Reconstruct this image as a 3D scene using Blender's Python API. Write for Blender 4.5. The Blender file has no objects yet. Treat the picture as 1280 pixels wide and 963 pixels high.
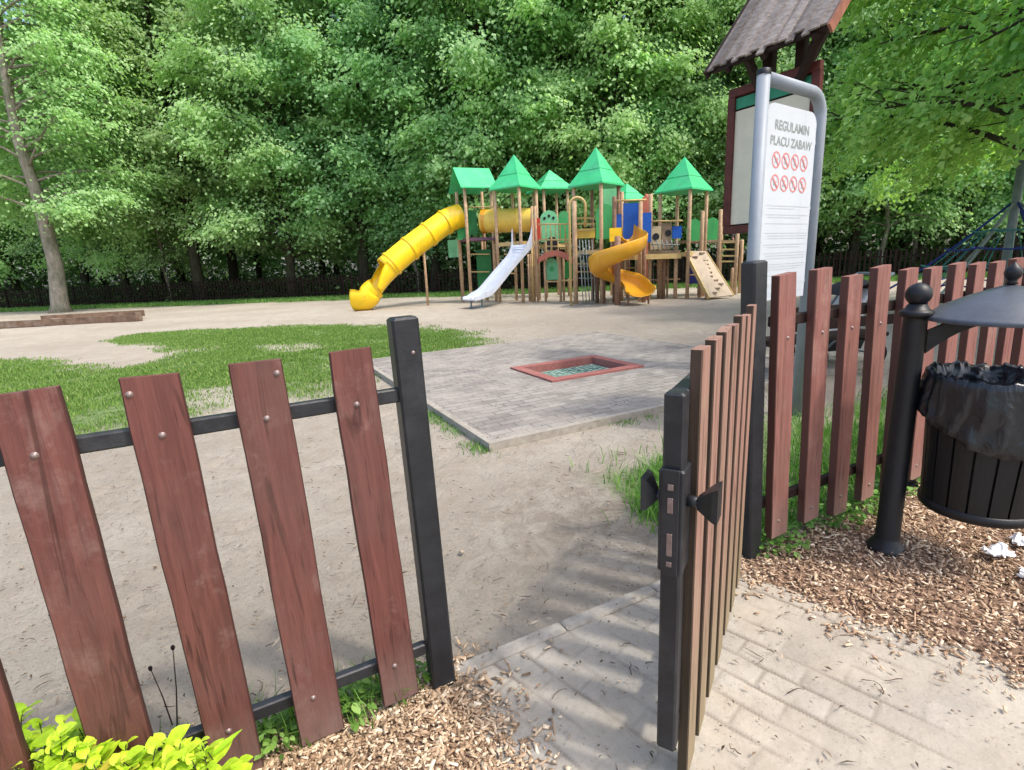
import bpy, math, random
import numpy as np
from mathutils import Vector, Matrix, noise
random.seed(7)
rng = np.random.default_rng(11)
PI = math.pi
R = math.radians
scene = bpy.context.scene
col = scene.collection

# ------------------------------------------------------------------ camera
F, EYE = 650.0, 1.35
DX, DY = 770 - 640, 3270 - 481.5
PITCH = math.atan(F / math.hypot(DX, DY))
ROLL = math.atan2(DX, DY)

def ray(px, py):
    u, v = px - 640, py - 481.5
    u2 = u * math.cos(ROLL) - v * math.sin(ROLL)
    v2 = u * math.sin(ROLL) + v * math.cos(ROLL)
    return Vector((u2, F * math.cos(PITCH) - v2 * math.sin(PITCH), -F * math.sin(PITCH) - v2 * math.cos(PITCH)))

def at(px, py, Y):
    """point seen at photo position (px, py) at world depth Y"""
    d = ray(px, py)
    return d * (Y / d.y) + Vector((0, 0, EYE))

def gz(px, py, z=0.0):
    """point seen at photo position (px, py) at world height z"""
    d = ray(px, py)
    return d * ((z - EYE) / d.z) + Vector((0, 0, EYE))

cd = bpy.data.cameras.new('camera')
cam = bpy.data.objects.new('camera', cd)
col.objects.link(cam)
up0 = Vector((0, math.sin(PITCH), math.cos(PITCH)))
r0 = Vector((1, 0, 0))
fwd = Vector((0, math.cos(PITCH), -math.sin(PITCH)))
cr, sr = math.cos(ROLL), math.sin(ROLL)
rv = r0 * cr - up0 * sr
uv_ = r0 * sr + up0 * cr
M3 = Matrix((rv, uv_, -fwd)).transposed()
cam.matrix_world = Matrix.Translation((0, 0, EYE)) @ M3.to_4x4()
cd.sensor_fit = 'HORIZONTAL'
cd.sensor_width = 36
cd.lens = 36 * F / 1280
cd.clip_end = 2000
cd.clip_start = 0.02
scene.camera = cam

# ------------------------------------------------------------------ light
SUN_EL = R(57)
sdir = Vector((0.89 * math.cos(SUN_EL), -0.456 * math.cos(SUN_EL), math.sin(SUN_EL)))
w = bpy.data.worlds.new('World')
scene.world = w
w.use_nodes = True
nt = w.node_tree
nt.nodes.clear()
sky = nt.nodes.new('ShaderNodeTexSky')
sky.sky_type = 'NISHITA'
sky.sun_disc = False
sky.sun_elevation = SUN_EL
sky.sun_rotation = math.atan2(sdir.x, sdir.y)
sky.air_density = 1.0
sky.dust_density = 3.5
sky.ozone_density = 0.8
bg = nt.nodes.new('ShaderNodeBackground')
bg.inputs[1].default_value = 0.38
out = nt.nodes.new('ShaderNodeOutputWorld')
nt.links.new(sky.outputs[0], bg.inputs[0])
nt.links.new(bg.outputs[0], out.inputs[0])
ld = bpy.data.lights.new('sun', 'SUN')
ld.energy = 2.7
ld.angle = R(3.6)
ld.color = (1.0, 0.95, 0.87)
lo = bpy.data.objects.new('sun', ld)
lo.rotation_euler = sdir.to_track_quat('Z', 'Y').to_euler()
col.objects.link(lo)
scene.view_settings.view_transform = 'Standard'
scene.view_settings.look = 'None'
scene.view_settings.exposure = 0
scene.cycles.max_bounces = 10
scene.cycles.diffuse_bounces = 8
scene.cycles.transmission_bounces = 6
scene.cycles.transparent_max_bounces = 4

# ------------------------------------------------------------------ materials
def mat(name, rough=0.7, spec=0.3, metal=0.0):
    m = bpy.data.materials.new(name)
    m.use_nodes = True
    b = m.node_tree.nodes['Principled BSDF']
    b.inputs['Roughness'].default_value = rough
    b.inputs['Specular IOR Level'].default_value = spec
    b.inputs['Metallic'].default_value = metal
    return m, m.node_tree, b

def N(nt, t, **kw):
    n = nt.nodes.new(t)
    for k, v in kw.items():
        setattr(n, k, v)
    return n

def coords(nt, scale=(1, 1, 1), kind='Object', rot=(0, 0, 0)):
    tc = N(nt, 'ShaderNodeTexCoord')
    mp = N(nt, 'ShaderNodeMapping')
    mp.inputs['Scale'].default_value = scale
    mp.inputs['Rotation'].default_value = rot
    nt.links.new(tc.outputs[kind], mp.inputs[0])
    return mp.outputs[0]

def noise_n(nt, vec, scale, detail=4, rough=0.55, dist=0.0):
    n = N(nt, 'ShaderNodeTexNoise')
    n.inputs['Scale'].default_value = scale
    n.inputs['Detail'].default_value = detail
    n.inputs['Roughness'].default_value = rough
    n.inputs['Distortion'].default_value = dist
    nt.links.new(vec, n.inputs['Vector'])
    return n.outputs['Fac']

def ramp(nt, fac, stops):
    r = N(nt, 'ShaderNodeValToRGB')
    el = r.color_ramp.elements
    while len(el) < len(stops):
        el.new(0.5)
    for e, (p, c) in zip(el, stops):
        e.position = p
        e.color = (*c, 1) if len(c) == 3 else c
    nt.links.new(fac, r.inputs[0])
    return r.outputs[0]

def mix(nt, fac, a, b, mode='MIX'):
    m = N(nt, 'ShaderNodeMix', data_type='RGBA', blend_type=mode)
    for sock, v in ((m.inputs[0], fac), (m.inputs[6], a), (m.inputs[7], b)):
        if isinstance(v, (int, float)):
            sock.default_value = v
        elif isinstance(v, tuple):
            sock.default_value = (*v, 1) if len(v) == 3 else v
        else:
            nt.links.new(v, sock)
    return m.outputs[2]

def bump(nt, b, h, strength=0.3, dist=0.01):
    n = N(nt, 'ShaderNodeBump')
    n.inputs['Strength'].default_value = strength
    n.inputs['Distance'].default_value = dist
    nt.links.new(h, n.inputs['Height'])
    nt.links.new(n.outputs[0], b.inputs['Normal'])

G3 = lambda v: (v, v, v)

def weathered(name, base, var=0.25, scale=6, rough=0.6, spec=0.3, bumpy=0.15, dirt=None, metal=0.0, dscale=2.2):
    m, nt, b = mat(name, rough, spec, metal)
    v = coords(nt)
    f = noise_n(nt, v, scale, 6, 0.65)
    lo_ = tuple(c * (1 - var) for c in base)
    hi_ = tuple(min(1, c * (1 + var)) for c in base)
    c = ramp(nt, f, [(0.3, lo_), (0.7, hi_)])
    if dirt:
        f2 = noise_n(nt, v, dscale, 7, 0.7)
        k = ramp(nt, f2, [(0.52, G3(0)), (0.7, G3(0.85))])
        c = mix(nt, k, c, dirt)
        vs_ = coords(nt, (1, 1, .12))
        f4 = noise_n(nt, vs_, scale * 2.5, 5, 0.7)
        c = mix(nt, ramp(nt, f4, [(0.56, G3(0)), (0.74, G3(0.35))]), c, tuple(x * .45 for x in dirt))
    nt.links.new(c, b.inputs['Base Color'])
    f3 = noise_n(nt, v, scale * 6, 4, 0.6)
    bump(nt, b, f3, bumpy, 0.004)
    return m

def wood_paint(name, base, worn, dark, seed=0.0, grain_axis=2, foot=None, footh=.22, edge=None):
    m, nt, b = mat(name, 0.62, 0.25)
    oi = N(nt, 'ShaderNodeObjectInfo')
    tc = N(nt, 'ShaderNodeTexCoord')
    ad = N(nt, 'ShaderNodeVectorMath', operation='ADD')
    sc = N(nt, 'ShaderNodeVectorMath', operation='SCALE')
    nt.links.new(oi.outputs['Location'], sc.inputs[0])
    sc.inputs[3].default_value = 7.3
    nt.links.new(tc.outputs['Object'], ad.inputs[0])
    nt.links.new(sc.outputs[0], ad.inputs[1])
    mp = N(nt, 'ShaderNodeMapping')
    mp.inputs['Scale'].default_value = (1, 1, 0.07) if grain_axis == 2 else (0.07, 1, 1)
    nt.links.new(ad.outputs[0], mp.inputs[0])
    g = noise_n(nt, mp.outputs[0], 55, 6, 0.65, 0.6)
    g2 = noise_n(nt, mp.outputs[0], 14, 5, 0.6, 1.5)
    c = ramp(nt, g, [(0.28, dark), (0.5, base), (0.78, tuple(min(1, x * 1.35) for x in base))])
    c = mix(nt, ramp(nt, g2, [(0.35, G3(0.45)), (0.6, G3(0))]), c, dark)
    # worn patches and streaks along the grain
    p1 = noise_n(nt, ad.outputs[0], 5.5, 8, 0.72, 0.4)
    p2 = noise_n(nt, mp.outputs[0], 26, 7, 0.75, 0.3)
    mm = N(nt, 'ShaderNodeMath', operation='MULTIPLY')
    nt.links.new(ramp(nt, p1, [(0.52, G3(0)), (0.74, G3(1))]), mm.inputs[0])
    nt.links.new(ramp(nt, p2, [(0.42, G3(0.15)), (0.6, G3(0.95))]), mm.inputs[1])
    c = mix(nt, mm.outputs[0], c, worn)
    p3 = noise_n(nt, mp.outputs[0], 60, 3, 0.5)
    c = mix(nt, ramp(nt, p3, [(0.62, G3(0)), (0.70, G3(0.75))]), c, tuple(x * 0.4 for x in dark))
    # knots: dark rings where distorted noise peaks
    kn = noise_n(nt, mp.outputs[0], 9, 2, 0.4, 3.5)
    c = mix(nt, ramp(nt, kn, [(0.62, G3(0)), (0.66, G3(0.7)), (0.69, G3(0.2))]), c, tuple(x * 0.45 for x in dark))
    g9 = noise_n(nt, ad.outputs[0], 2.3, 6, 0.7)
    c = mix(nt, ramp(nt, g9, [(0.45, G3(0)), (0.7, G3(0.45))]), c, tuple((x + y) * .42 for x, y in zip(dark, worn)))
    # greyed, dirty foot of the board
    sx = N(nt, 'ShaderNodeSeparateXYZ')
    nt.links.new(tc.outputs['Object'], sx.inputs[0])
    fz = ramp(nt, sx.outputs[2], [(0.0, G3(0.65)), (footh, G3(0))])
    c = mix(nt, fz, c, foot or tuple(x * 0.8 for x in worn))
    sn = N(nt, 'ShaderNodeSeparateXYZ')
    nt.links.new(tc.outputs['Normal'], sn.inputs[0])
    ab = N(nt, 'ShaderNodeMath', operation='ABSOLUTE')
    nt.links.new(sn.outputs[0], ab.inputs[0])
    c = mix(nt, ramp(nt, ab.outputs[0], [(0.35, G3(0)), (0.75, G3(0.88))]), c, edge or tuple(x * 0.55 for x in dark))
    nt.links.new(c, b.inputs['Base Color'])
    bump(nt, b, g, 0.8, 0.004)
    return m

M = {}
M['picket'] = wood_paint('picket_paint', (0.135, 0.050, 0.040), (0.25, 0.165, 0.14), (0.085, 0.032, 0.026))
M['picket_r'] = wood_paint('picket_paint_sunlit', (0.25, 0.105, 0.085), (0.35, 0.22, 0.175), (0.165, 0.068, 0.053))  # same paint as the left fence, sunlit brightness put into the colour
M['picket_g'] = wood_paint('picket_gate', (0.32, 0.18, 0.14), (0.33, 0.27, 0.18), (0.16, 0.09, 0.065), foot=(0.21, 0.20, 0.10), footh=.55, edge=(0.03, 0.021, 0.012))
M['black_paint'] = weathered('black_paint', (0.017, 0.018, 0.021), 0.35, 12, 0.42, 0.4, 0.3, (0.05, 0.05, 0.052))
M['bin_black'] = weathered('bin_black', (0.007, 0.0075, 0.009), 0.3, 14, 0.46, 0.4, 0.2, (0.018, 0.018, 0.02))
M['hood_metal'] = weathered('hood_metal', (0.06, 0.07, 0.085), 0.15, 30, 0.38, 0.5, 0.05, (0.09, 0.095, 0.105))
M['bolt'] = weathered('bolt_zinc', (0.22, 0.165, 0.15), 0.3, 80, 0.4, 0.6, 0.1, (0.2, 0.1, 0.08), 0.3)
M['post_side'] = M['black_paint']
M['far_fence'] = weathered('far_fence_wood', (0.022, 0.014, 0.011), 0.4, 2, 0.8, 0.1)
M['timber'] = weathered('sandbox_timber', (0.15, 0.10, 0.07), 0.4, 4, 0.8, 0.1, 0.4, (0.25, 0.2, 0.16))
M['concrete'] = weathered('concrete', (0.33, 0.30, 0.255), 0.2, 20, 0.9, 0.1, 0.5, (0.16, 0.15, 0.11))
M['sign_tube'] = weathered('galvanised_tube', (0.27, 0.30, 0.33), 0.06, 6, 0.5, 0.4, 0.05, (0.24, 0.265, 0.29))
M['sign_panel'] = weathered('sign_white', (0.54, 0.57, 0.60), 0.05, 3, 0.4, 0.4, 0.02, (0.53, 0.56, 0.59))
M['sign_text'] = weathered('sign_text', (0.25, 0.28, 0.26), 0.2, 40, 0.6)
M['sign_lines'] = weathered('sign_lines', (0.5, 0.53, 0.55), 0.1, 40, 0.6)
M['sign_red'] = weathered('sign_red', (0.62, 0.22, 0.21), 0.2, 40, 0.6)
M['sign_icon'] = weathered('sign_icon', (0.45, 0.36, 0.36), 0.2, 40, 0.6)
M['board_wood'] = weathered('board_wood', (0.10, 0.025, 0.018), 0.35, 8, 0.6, 0.3, 0.3, (0.06, 0.02, 0.015))
M['board_dark'] = weathered('board_dark', (0.025, 0.014, 0.011), 0.35, 8, 0.7, 0.2, 0.3)
M['board_fascia'] = weathered('board_fascia', (0.30, 0.12, 0.075), 0.25, 8, 0.6, 0.3, 0.3, (0.2, 0.09, 0.06))
M['poster'] = weathered('poster_cream', (0.62, 0.58, 0.44), 0.08, 5, 0.5)
M['poster_green'] = weathered('poster_green', (0.03, 0.22, 0.12), 0.15, 10, 0.5)
M['roof_green'] = weathered('roof_green', (0.055, 0.50, 0.19), 0.14, 2, 0.42, 0.4, 0.03, (0.10, 0.48, 0.25))
M['green_panel'] = weathered('green_panel', (0.06, 0.38, 0.12), 0.12, 3, 0.4, 0.4, 0.03, (0.09, 0.33, 0.13))
M['green_dark'] = weathered('green_panel_dark', (0.02, 0.16, 0.04), 0.2, 3, 0.5)
M['green_pale'] = weathered('green_panel_pale', (0.18, 0.52, 0.27), 0.12, 4, 0.45)
M['yellow'] = weathered('yellow_plastic', (0.90, 0.58, 0.012), 0.07, 1.5, 0.3, 0.5, 0.02, (0.62, 0.40, 0.03))
M['orange'] = weathered('orange_plastic', (0.70, 0.34, 0.02), 0.08, 1.5, 0.33, 0.5, 0.02, (0.6, 0.28, 0.03))
M['yellow_old'] = weathered('yellow_faded', (0.80, 0.56, 0.10), 0.1, 3, 0.4, 0.4, 0.03, (0.62, 0.42, 0.1))
M['steel'] = weathered('slide_steel', (0.50, 0.54, 0.62), 0.08, 2, 0.4, 0.5, 0.02, (0.52, 0.56, 0.64), 0.1)
M['blue'] = weathered('blue_panel', (0.012, 0.09, 0.42), 0.12, 3, 0.4, 0.4)
M['navy'] = weathered('navy_panel', (0.012, 0.015, 0.12), 0.15, 3, 0.5)
M['red'] = weathered('red_plastic', (0.47, 0.055, 0.035), 0.15, 3, 0.45)
M['red_arch'] = weathered('red_arch', (0.45, 0.14, 0.09), 0.15, 3, 0.5)
M['pole_wood'] = weathered('play_post_wood', (0.54, 0.37, 0.23), 0.25, 9, 0.6, 0.2, 0.2, (0.38, 0.24, 0.16))
M['pole_dark'] = weathered('play_post_dark', (0.26, 0.15, 0.10), 0.3, 9, 0.6, 0.2, 0.2)
M['rail_yellow'] = weathered('rail_tan', (0.52, 0.38, 0.16), 0.15, 9, 0.5, 0.3)
M['deck'] = weathered('deck_wood', (0.30, 0.22, 0.15), 0.25, 7, 0.8, 0.1, 0.2, (0.18, 0.12, 0.09))
M['ramp'] = weathered('ramp_ply', (0.50, 0.40, 0.29), 0.12, 6, 0.7, 0.2, 0.1, (0.38, 0.30, 0.22))
M['purple'] = weathered('bridge_purple', (0.17, 0.09, 0.13), 0.3, 9, 0.7)
M['cream'] = weathered('cream_panel', (0.52, 0.42, 0.27), 0.1, 5, 0.5)
M['rope_blue'] = weathered('rope_blue', (0.03, 0.05, 0.22), 0.2, 10, 0.8)
M['rope_teal'] = weathered('rope_teal', (0.06, 0.22, 0.22), 0.2, 10, 0.8)
M['rope_grey'] = weathered('rope_grey', (0.25, 0.29, 0.28), 0.2, 10, 0.8)
M['net_pole'] = weathered('net_pole', (0.20, 0.24, 0.25), 0.15, 8, 0.45, 0.4, 0.05, (0.14, 0.17, 0.17))
M['rubber_red'] = weathered('rubber_red', (0.30, 0.12, 0.105), 0.2, 30, 0.9, 0.1, 0.5, (0.33, 0.17, 0.14))
M['paper'] = weathered('white_paper', (0.88, 0.88, 0.88), 0.04, 20, 0.7, 0.2, 0.3)
M['white_cloth'] = weathered('white_cloth', (0.6, 0.6, 0.6), 0.1, 20, 0.8)
M['dark_cloth'] = weathered('dark_cloth', (0.02, 0.022, 0.025), 0.3, 20, 0.85)
M['pink_cloth'] = weathered('pink_cloth', (0.5, 0.22, 0.22), 0.2, 20, 0.85)
M['skin'] = weathered('skin', (0.45, 0.26, 0.19), 0.08, 20, 0.55)
M['hair'] = weathered('hair', (0.10, 0.055, 0.035), 0.3, 30, 0.6)
M['shirt'] = weathered('shirt_maroon', (0.09, 0.02, 0.022), 0.2, 20, 0.85)
M['jeans'] = weathered('trousers_grey', (0.12, 0.12, 0.14), 0.2, 20, 0.85)
M['rubber'] = weathered('tyre_rubber', (0.015, 0.015, 0.015), 0.2, 20, 0.8)

def bark(name, a, b_):
    m, nt, b = mat(name, 0.9, 0.1)
    v = coords(nt, (1, 1, 0.22))
    f = noise_n(nt, v, 9, 8, 0.7, 0.5)
    c = ramp(nt, f, [(0.3, a), (0.68, b_)])
    v2 = coords(nt)
    f2 = noise_n(nt, v2, 1.6, 5, 0.6)
    c = mix(nt, ramp(nt, f2, [(0.45, G3(0)), (0.7, G3(0.6))]), c, (0.06, 0.085, 0.035))
    nt.links.new(c, b.inputs['Base Color'])
    bump(nt, b, f, 0.9, 0.03)
    return m
M['bark'] = bark('bark_dark', (0.022, 0.018, 0.013), (0.075, 0.062, 0.045))
M['bark_pale'] = bark('bark_pale', (0.15, 0.13, 0.10), (0.36, 0.32, 0.26))

def leafmat(name, stops, trans=0.35, rough=0.5, spec=0.12, rnd=0.22):
    """stops: colour ramp over the per-leaf attribute 'tint'"""
    m = bpy.data.materials.new(name)
    m.use_nodes = True
    nt = m.node_tree
    b = nt.nodes['Principled BSDF']
    o = nt.nodes['Material Output']
    at_ = N(nt, 'ShaderNodeAttribute', attribute_name='tint')
    c = ramp(nt, at_.outputs['Fac'], stops)
    oi = N(nt, 'ShaderNodeObjectInfo')
    hs = N(nt, 'ShaderNodeHueSaturation')
    mr = N(nt, 'ShaderNodeMapRange')
    mr.inputs[3].default_value = 1 - rnd
    mr.inputs[4].default_value = 1 + rnd * 0.6
    nt.links.new(oi.outputs['Random'], mr.inputs[0])
    nt.links.new(mr.outputs[0], hs.inputs['Value'])
    mr2 = N(nt, 'ShaderNodeMapRange')
    mr2.inputs[3].default_value = 0.478
    mr2.inputs[4].default_value = 0.522
    wn = N(nt, 'ShaderNodeTexWhiteNoise', noise_dimensions='1D')
    nt.links.new(oi.outputs['Random'], wn.inputs['W'])
    nt.links.new(wn.outputs['Value'], mr2.inputs[0])
    nt.links.new(mr2.outputs[0], hs.inputs['Hue'])
    nt.links.new(c, hs.inputs['Color'])
    c = hs.outputs[0]
    nt.links.new(c, b.inputs['Base Color'])
    b.inputs['Roughness'].default_value = rough
    b.inputs['Specular IOR Level'].default_value = spec
    t = N(nt, 'ShaderNodeBsdfTranslucent')
    tint = mix(nt, 1.0, c, (1.05, 1.15, 0.6), 'MULTIPLY')
    nt.links.new(tint, t.inputs[0])
    ms = N(nt, 'ShaderNodeMixShader')
    ms.inputs[0].default_value = trans
    nt.links.new(b.outputs[0], ms.inputs[1])
    nt.links.new(t.outputs[0], ms.inputs[2])
    nt.links.new(ms.outputs[0], o.inputs[0])
    return m
M['leaf'] = leafmat('leaf_green', [(0.0, (0.25, 0.45, 0.18)), (0.5, (0.39, 0.62, 0.27)), (1.0, (0.56, 0.76, 0.43))], 0.52)
M['leaf_far'] = leafmat('leaf_far', [(0.0, (0.24, 0.42, 0.19)), (0.5, (0.37, 0.57, 0.28)), (1.0, (0.52, 0.70, 0.40))], 0.52)
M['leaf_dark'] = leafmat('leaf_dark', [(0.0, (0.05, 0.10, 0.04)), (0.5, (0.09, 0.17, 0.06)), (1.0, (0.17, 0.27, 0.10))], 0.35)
M['leaf_near'] = leafmat('leaf_near', [(0.0, (0.16, 0.38, 0.10)), (0.5, (0.32, 0.58, 0.17)), (1.0, (0.54, 0.76, 0.28))], 0.52)
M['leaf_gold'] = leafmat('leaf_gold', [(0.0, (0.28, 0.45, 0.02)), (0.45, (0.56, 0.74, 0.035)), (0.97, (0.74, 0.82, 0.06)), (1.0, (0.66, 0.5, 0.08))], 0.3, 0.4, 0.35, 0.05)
def blotch(m, amt=.35, scale=35):
    nt = m.node_tree
    b = nt.nodes['Principled BSDF']
    src = b.inputs['Base Color'].links[0].from_socket
    f = noise_n(nt, coords(nt), scale, 4, .65)
    c = mix(nt, 1.0, src, ramp(nt, f, [(0.3, G3(1 - amt)), (0.65, G3(1.0 + amt * .3))]), 'MULTIPLY')
    nt.links.new(c, b.inputs['Base Color'])
    bump(nt, b, f, .25, .004)
blotch(M['leaf_gold'], .32, 45)
M['grass'] = leafmat('grass_blade', [(0.0, (0.08, 0.17, 0.035)), (0.5, (0.155, 0.29, 0.06)), (0.85, (0.26, 0.38, 0.11)), (1.0, (0.42, 0.40, 0.20))], 0.25, 0.6, 0.2, 0.0)
M['weed'] = leafmat('weed_leaf', [(0.0, (0.06, 0.15, 0.03)), (0.6, (0.15, 0.32, 0.055)), (1.0, (0.28, 0.48, 0.12))], 0.35, 0.5, 0.3, 0.0)
M['chip'] = leafmat('wood_chip', [(0.0, (0.14, 0.08, 0.055)), (0.35, (0.38, 0.235, 0.16)), (0.7, (0.60, 0.43, 0.31)), (1.0, (0.85, 0.71, 0.56))], 0.0, 0.85, 0.1, 0.0)
M['litter'] = leafmat('dry_litter', [(0.0, (0.06, 0.045, 0.03)), (0.5, (0.18, 0.13, 0.09)), (1.0, (0.38, 0.31, 0.24))], 0.0, 0.9, 0.1, 0.0)

# plastic bag
def bagmat():
    m, nt, b = mat('bin_bag', 0.28, 0.55)
    v = coords(nt)
    f = noise_n(nt, v, 9, 6, 0.6, 1.5)
    nt.links.new(ramp(nt, f, [(0.3, (0.006, 0.0075, 0.010)), (0.8, (0.016, 0.019, 0.024))]), b.inputs['Base Color'])
    v2 = coords(nt, (1, 1, 0.5))
    f2 = noise_n(nt, v2, 13, 3, 0.5, 2.5)
    bump(nt, b, f2, 0.55, 0.012)
    return m
M['bag'] = bagmat()

def shakemat():
    m, nt, b = mat('roof_shakes', 0.8, 0.2)
    v = coords(nt, (1, 0.08, 1))
    f = noise_n(nt, v, 25, 6, 0.7, 0.3)
    oi = N(nt, 'ShaderNodeAttribute', attribute_name='tint')
    c = ramp(nt, f, [(0.3, (0.13, 0.105, 0.09)), (0.7, (0.32, 0.28, 0.25))])
    c2 = mix(nt, 1.0, c, ramp(nt, oi.outputs['Fac'], [(0, G3(0.55)), (1, G3(1.3))]), 'MULTIPLY')
    nt.links.new(c2, b.inputs['Base Color'])
    bump(nt, b, f, 0.6, 0.01)
    return m
M['shake'] = shakemat()

# ------------------------------------------------------------------ mesh helpers
class MB:
    def __init__(s):
        s.v, s.f, s.t = [], [], []
        s.smooth = []

    def add(s, vs, fs, smooth=False, tint=0.5):
        o = len(s.v)
        s.v += [tuple(p) for p in vs]
        for q in fs:
            s.f.append([i + o for i in q])
            s.smooth.append(smooth)
            s.t.append(tint)
        return s

    def box(s, c, size, rz=0.0, mtx=None, tint=0.5, top=1.0):
        hx, hy, hz = (k / 2 for k in size)
        pts = [Vector((x * (top if z > 0 else 1), y * (top if z > 0 else 1), z)) for z in (-hz, hz) for x, y in ((-hx, -hy), (hx, -hy), (hx, hy), (-hx, hy))]
        m = mtx.to_3x3() if mtx else Matrix.Rotation(rz, 3, 'Z')
        pts = [m @ p + Vector(c) for p in pts]
        return s.add(pts, [(3, 2, 1, 0), (4, 5, 6, 7), (0, 1, 5, 4), (1, 2, 6, 5), (2, 3, 7, 6), (3, 0, 4, 7)], False, tint)

    def rbox(s, c, size, rz=0.0, ch=0.004, mtx=None, tint=0.5):
        """box with chamfered vertical and top edges"""
        hx, hy, hz = (k / 2 for k in size)
        m = mtx.to_3x3() if mtx else Matrix.Rotation(rz, 3, 'Z')
        def ring(ix, z):
            x, y, h = hx - ix, hy - ix, ch
            return [(-x + h, -y, z), (x - h, -y, z), (x, -y + h, z), (x, y - h, z), (x - h, y, z), (-x + h, y, z), (-x, y - h, z), (-x, -y + h, z)]
        rings = [ring(ch, -hz), ring(0, -hz + ch), ring(0, hz - ch), ring(ch, hz)]
        vs = [m @ Vector(p) + Vector(c) for r_ in rings for p in r_]
        fs = []
        for k in range(3):
            for i in range(8):
                j = (i + 1) % 8
                fs.append((k * 8 + i, k * 8 + j, k * 8 + 8 + j, k * 8 + 8 + i))
        fs.append(tuple(range(7, -1, -1)))
        fs.append(tuple(range(24, 32)))
        return s.add(vs, fs, False, tint)

    def bar(s, a, b, w, h, upv=(0, 0, 1), tint=0.5):
        a, b = Vector(a), Vector(b)
        d = (b - a)
        L = d.length
        x = d.normalized()
        u = Vector(upv)
        y = u.cross(x)
        if y.length < 1e-4:
            y = Vector((0, 1, 0)).cross(x)
        y.normalize()
        z = x.cross(y)
        m = Matrix((x, y, z)).transposed()
        return s.box((a + b) / 2, (L, w, h), mtx=m, tint=tint)

    def tube(s, pts, r, n=8, cap=True, smooth=True, tint=0.5):
        pts = [Vector(p) for p in pts]
        rs = r if isinstance(r, (list, tuple)) else [r] * len(pts)
        vs, fs = [], []
        prev = None
        for i, p in enumerate(pts):
            d = (pts[min(i + 1, len(pts) - 1)] - pts[max(i - 1, 0)]).normalized()
            if prev is None:
                a = Vector((0, 0, 1)) if abs(d.z) < 0.9 else Vector((1, 0, 0))
                x = a.cross(d).normalized()
            else:
                x = (prev - d * prev.dot(d)).normalized()
            prev = x
            y = d.cross(x)
            for k in range(n):
                an = 2 * PI * k / n
                vs.append(p + (x * math.cos(an) + y * math.sin(an)) * rs[i])
        for i in range(len(pts) - 1):
            for k in range(n):
                a = i * n + k
                b_ = i * n + (k + 1) % n
                fs.append((a, b_, b_ + n, a + n))
        if cap:
            fs.append(tuple(range(n - 1, -1, -1)))
            fs.append(tuple((len(pts) - 1) * n + k for k in range(n)))
        return s.add(vs, fs, smooth, tint)

    def lathe(s, prof, c=(0, 0, 0), n=24, smooth=True, tint=0.5):
        vs, fs = [], []
        for r_, z in prof:
            for k in range(n):
                a = 2 * PI * k / n
                vs.append((c[0] + r_ * math.cos(a), c[1] + r_ * math.sin(a), c[2] + z))
        for i in range(len(prof) - 1):
            for k in range(n):
                a = i * n + k
                b_ = i * n + (k + 1) % n
                fs.append((a, b_, b_ + n, a + n))
        return s.add(vs, fs, smooth, tint)

    def prism(s, poly, d, tint=0.5):
        """poly: list of 3D points, extruded by vector d"""
        n = len(poly)
        d = Vector(d)
        vs = [Vector(p) for p in poly] + [Vector(p) + d for p in poly]
        fs = [tuple(range(n - 1, -1, -1)), tuple(range(n, 2 * n))]
        for i in range(n):
            j = (i + 1) % n
            fs.append((i, j, j + n, i + n))
        return s.add(vs, fs, False, tint)

    def build(s, name, m, parent=None, origin=None, tint=False):
        me = bpy.data.meshes.new(name)
        v = s.v
        if origin is not None:
            ox, oy, oz = origin
            v = [(p[0] - ox, p[1] - oy, p[2] - oz) for p in s.v]
        me.from_pydata(v, [], s.f)
        me.polygons.foreach_set('use_smooth', s.smooth)
        if tint:
            a = me.attributes.new('tint', 'FLOAT', 'FACE')
            a.data.foreach_set('value', s.t)
        me.update()
        return link(name, me, m, parent, origin)

def link(name, me, m, parent=None, origin=None):
    if m is not None:
        me.materials.append(M[m] if isinstance(m, str) else m)
    o = bpy.data.objects.new(name, me)
    col.objects.link(o)
    if origin is not None:
        o.location = origin
    if parent is not None:
        o.parent = parent
    return o

def build_c(mb, name, m, parent, **kw):
    """build a part whose vertices are in world space under a parent at parent.location"""
    o = mb.build(name, m, None, **kw)
    o.parent = parent
    wl = Vector((0, 0, 0))
    q = parent
    while q is not None:
        wl += q.location
        q = q.parent
    o.location = Vector(o.location) - wl
    return o

def tag(o, label, cat, group=None, kind=None):
    if label: o['label'] = label
    if cat: o['category'] = cat
    if group: o['group'] = group
    if kind: o['kind'] = kind
    return o

def struct(o):
    o['kind'] = 'structure'
    return o

def empty(name, loc, label, cat, group=None):
    o = bpy.data.objects.new(name, None)
    o.location = loc
    o.empty_display_size = 0.2
    col.objects.link(o)
    return tag(o, label, cat, group)

def np_mesh(name, verts, quads, tint=None, smooth=False):
    """verts (n,3), quads (m,k) arrays"""
    me = bpy.data.meshes.new(name)
    n, m_, k = len(verts), len(quads), quads.shape[1]
    me.vertices.add(n)
    me.vertices.foreach_set('co', verts.astype(np.float32).ravel())
    me.loops.add(m_ * k)
    me.loops.foreach_set('vertex_index', quads.astype(np.int32).ravel())
    me.polygons.add(m_)
    me.polygons.foreach_set('loop_start', np.arange(0, m_ * k, k, dtype=np.int32))
    me.polygons.foreach_set('loop_total', np.full(m_, k, dtype=np.int32))
    if smooth:
        me.polygons.foreach_set('use_smooth', np.ones(m_, dtype=bool))
    me.update(calc_edges=True)
    if tint is not None:
        a = me.attributes.new('tint', 'FLOAT', 'FACE')
        a.data.foreach_set('value', tint.astype(np.float32))
    return me

def norm(a):
    return a / np.maximum(np.linalg.norm(a, axis=1, keepdims=True), 1e-9)

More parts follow.
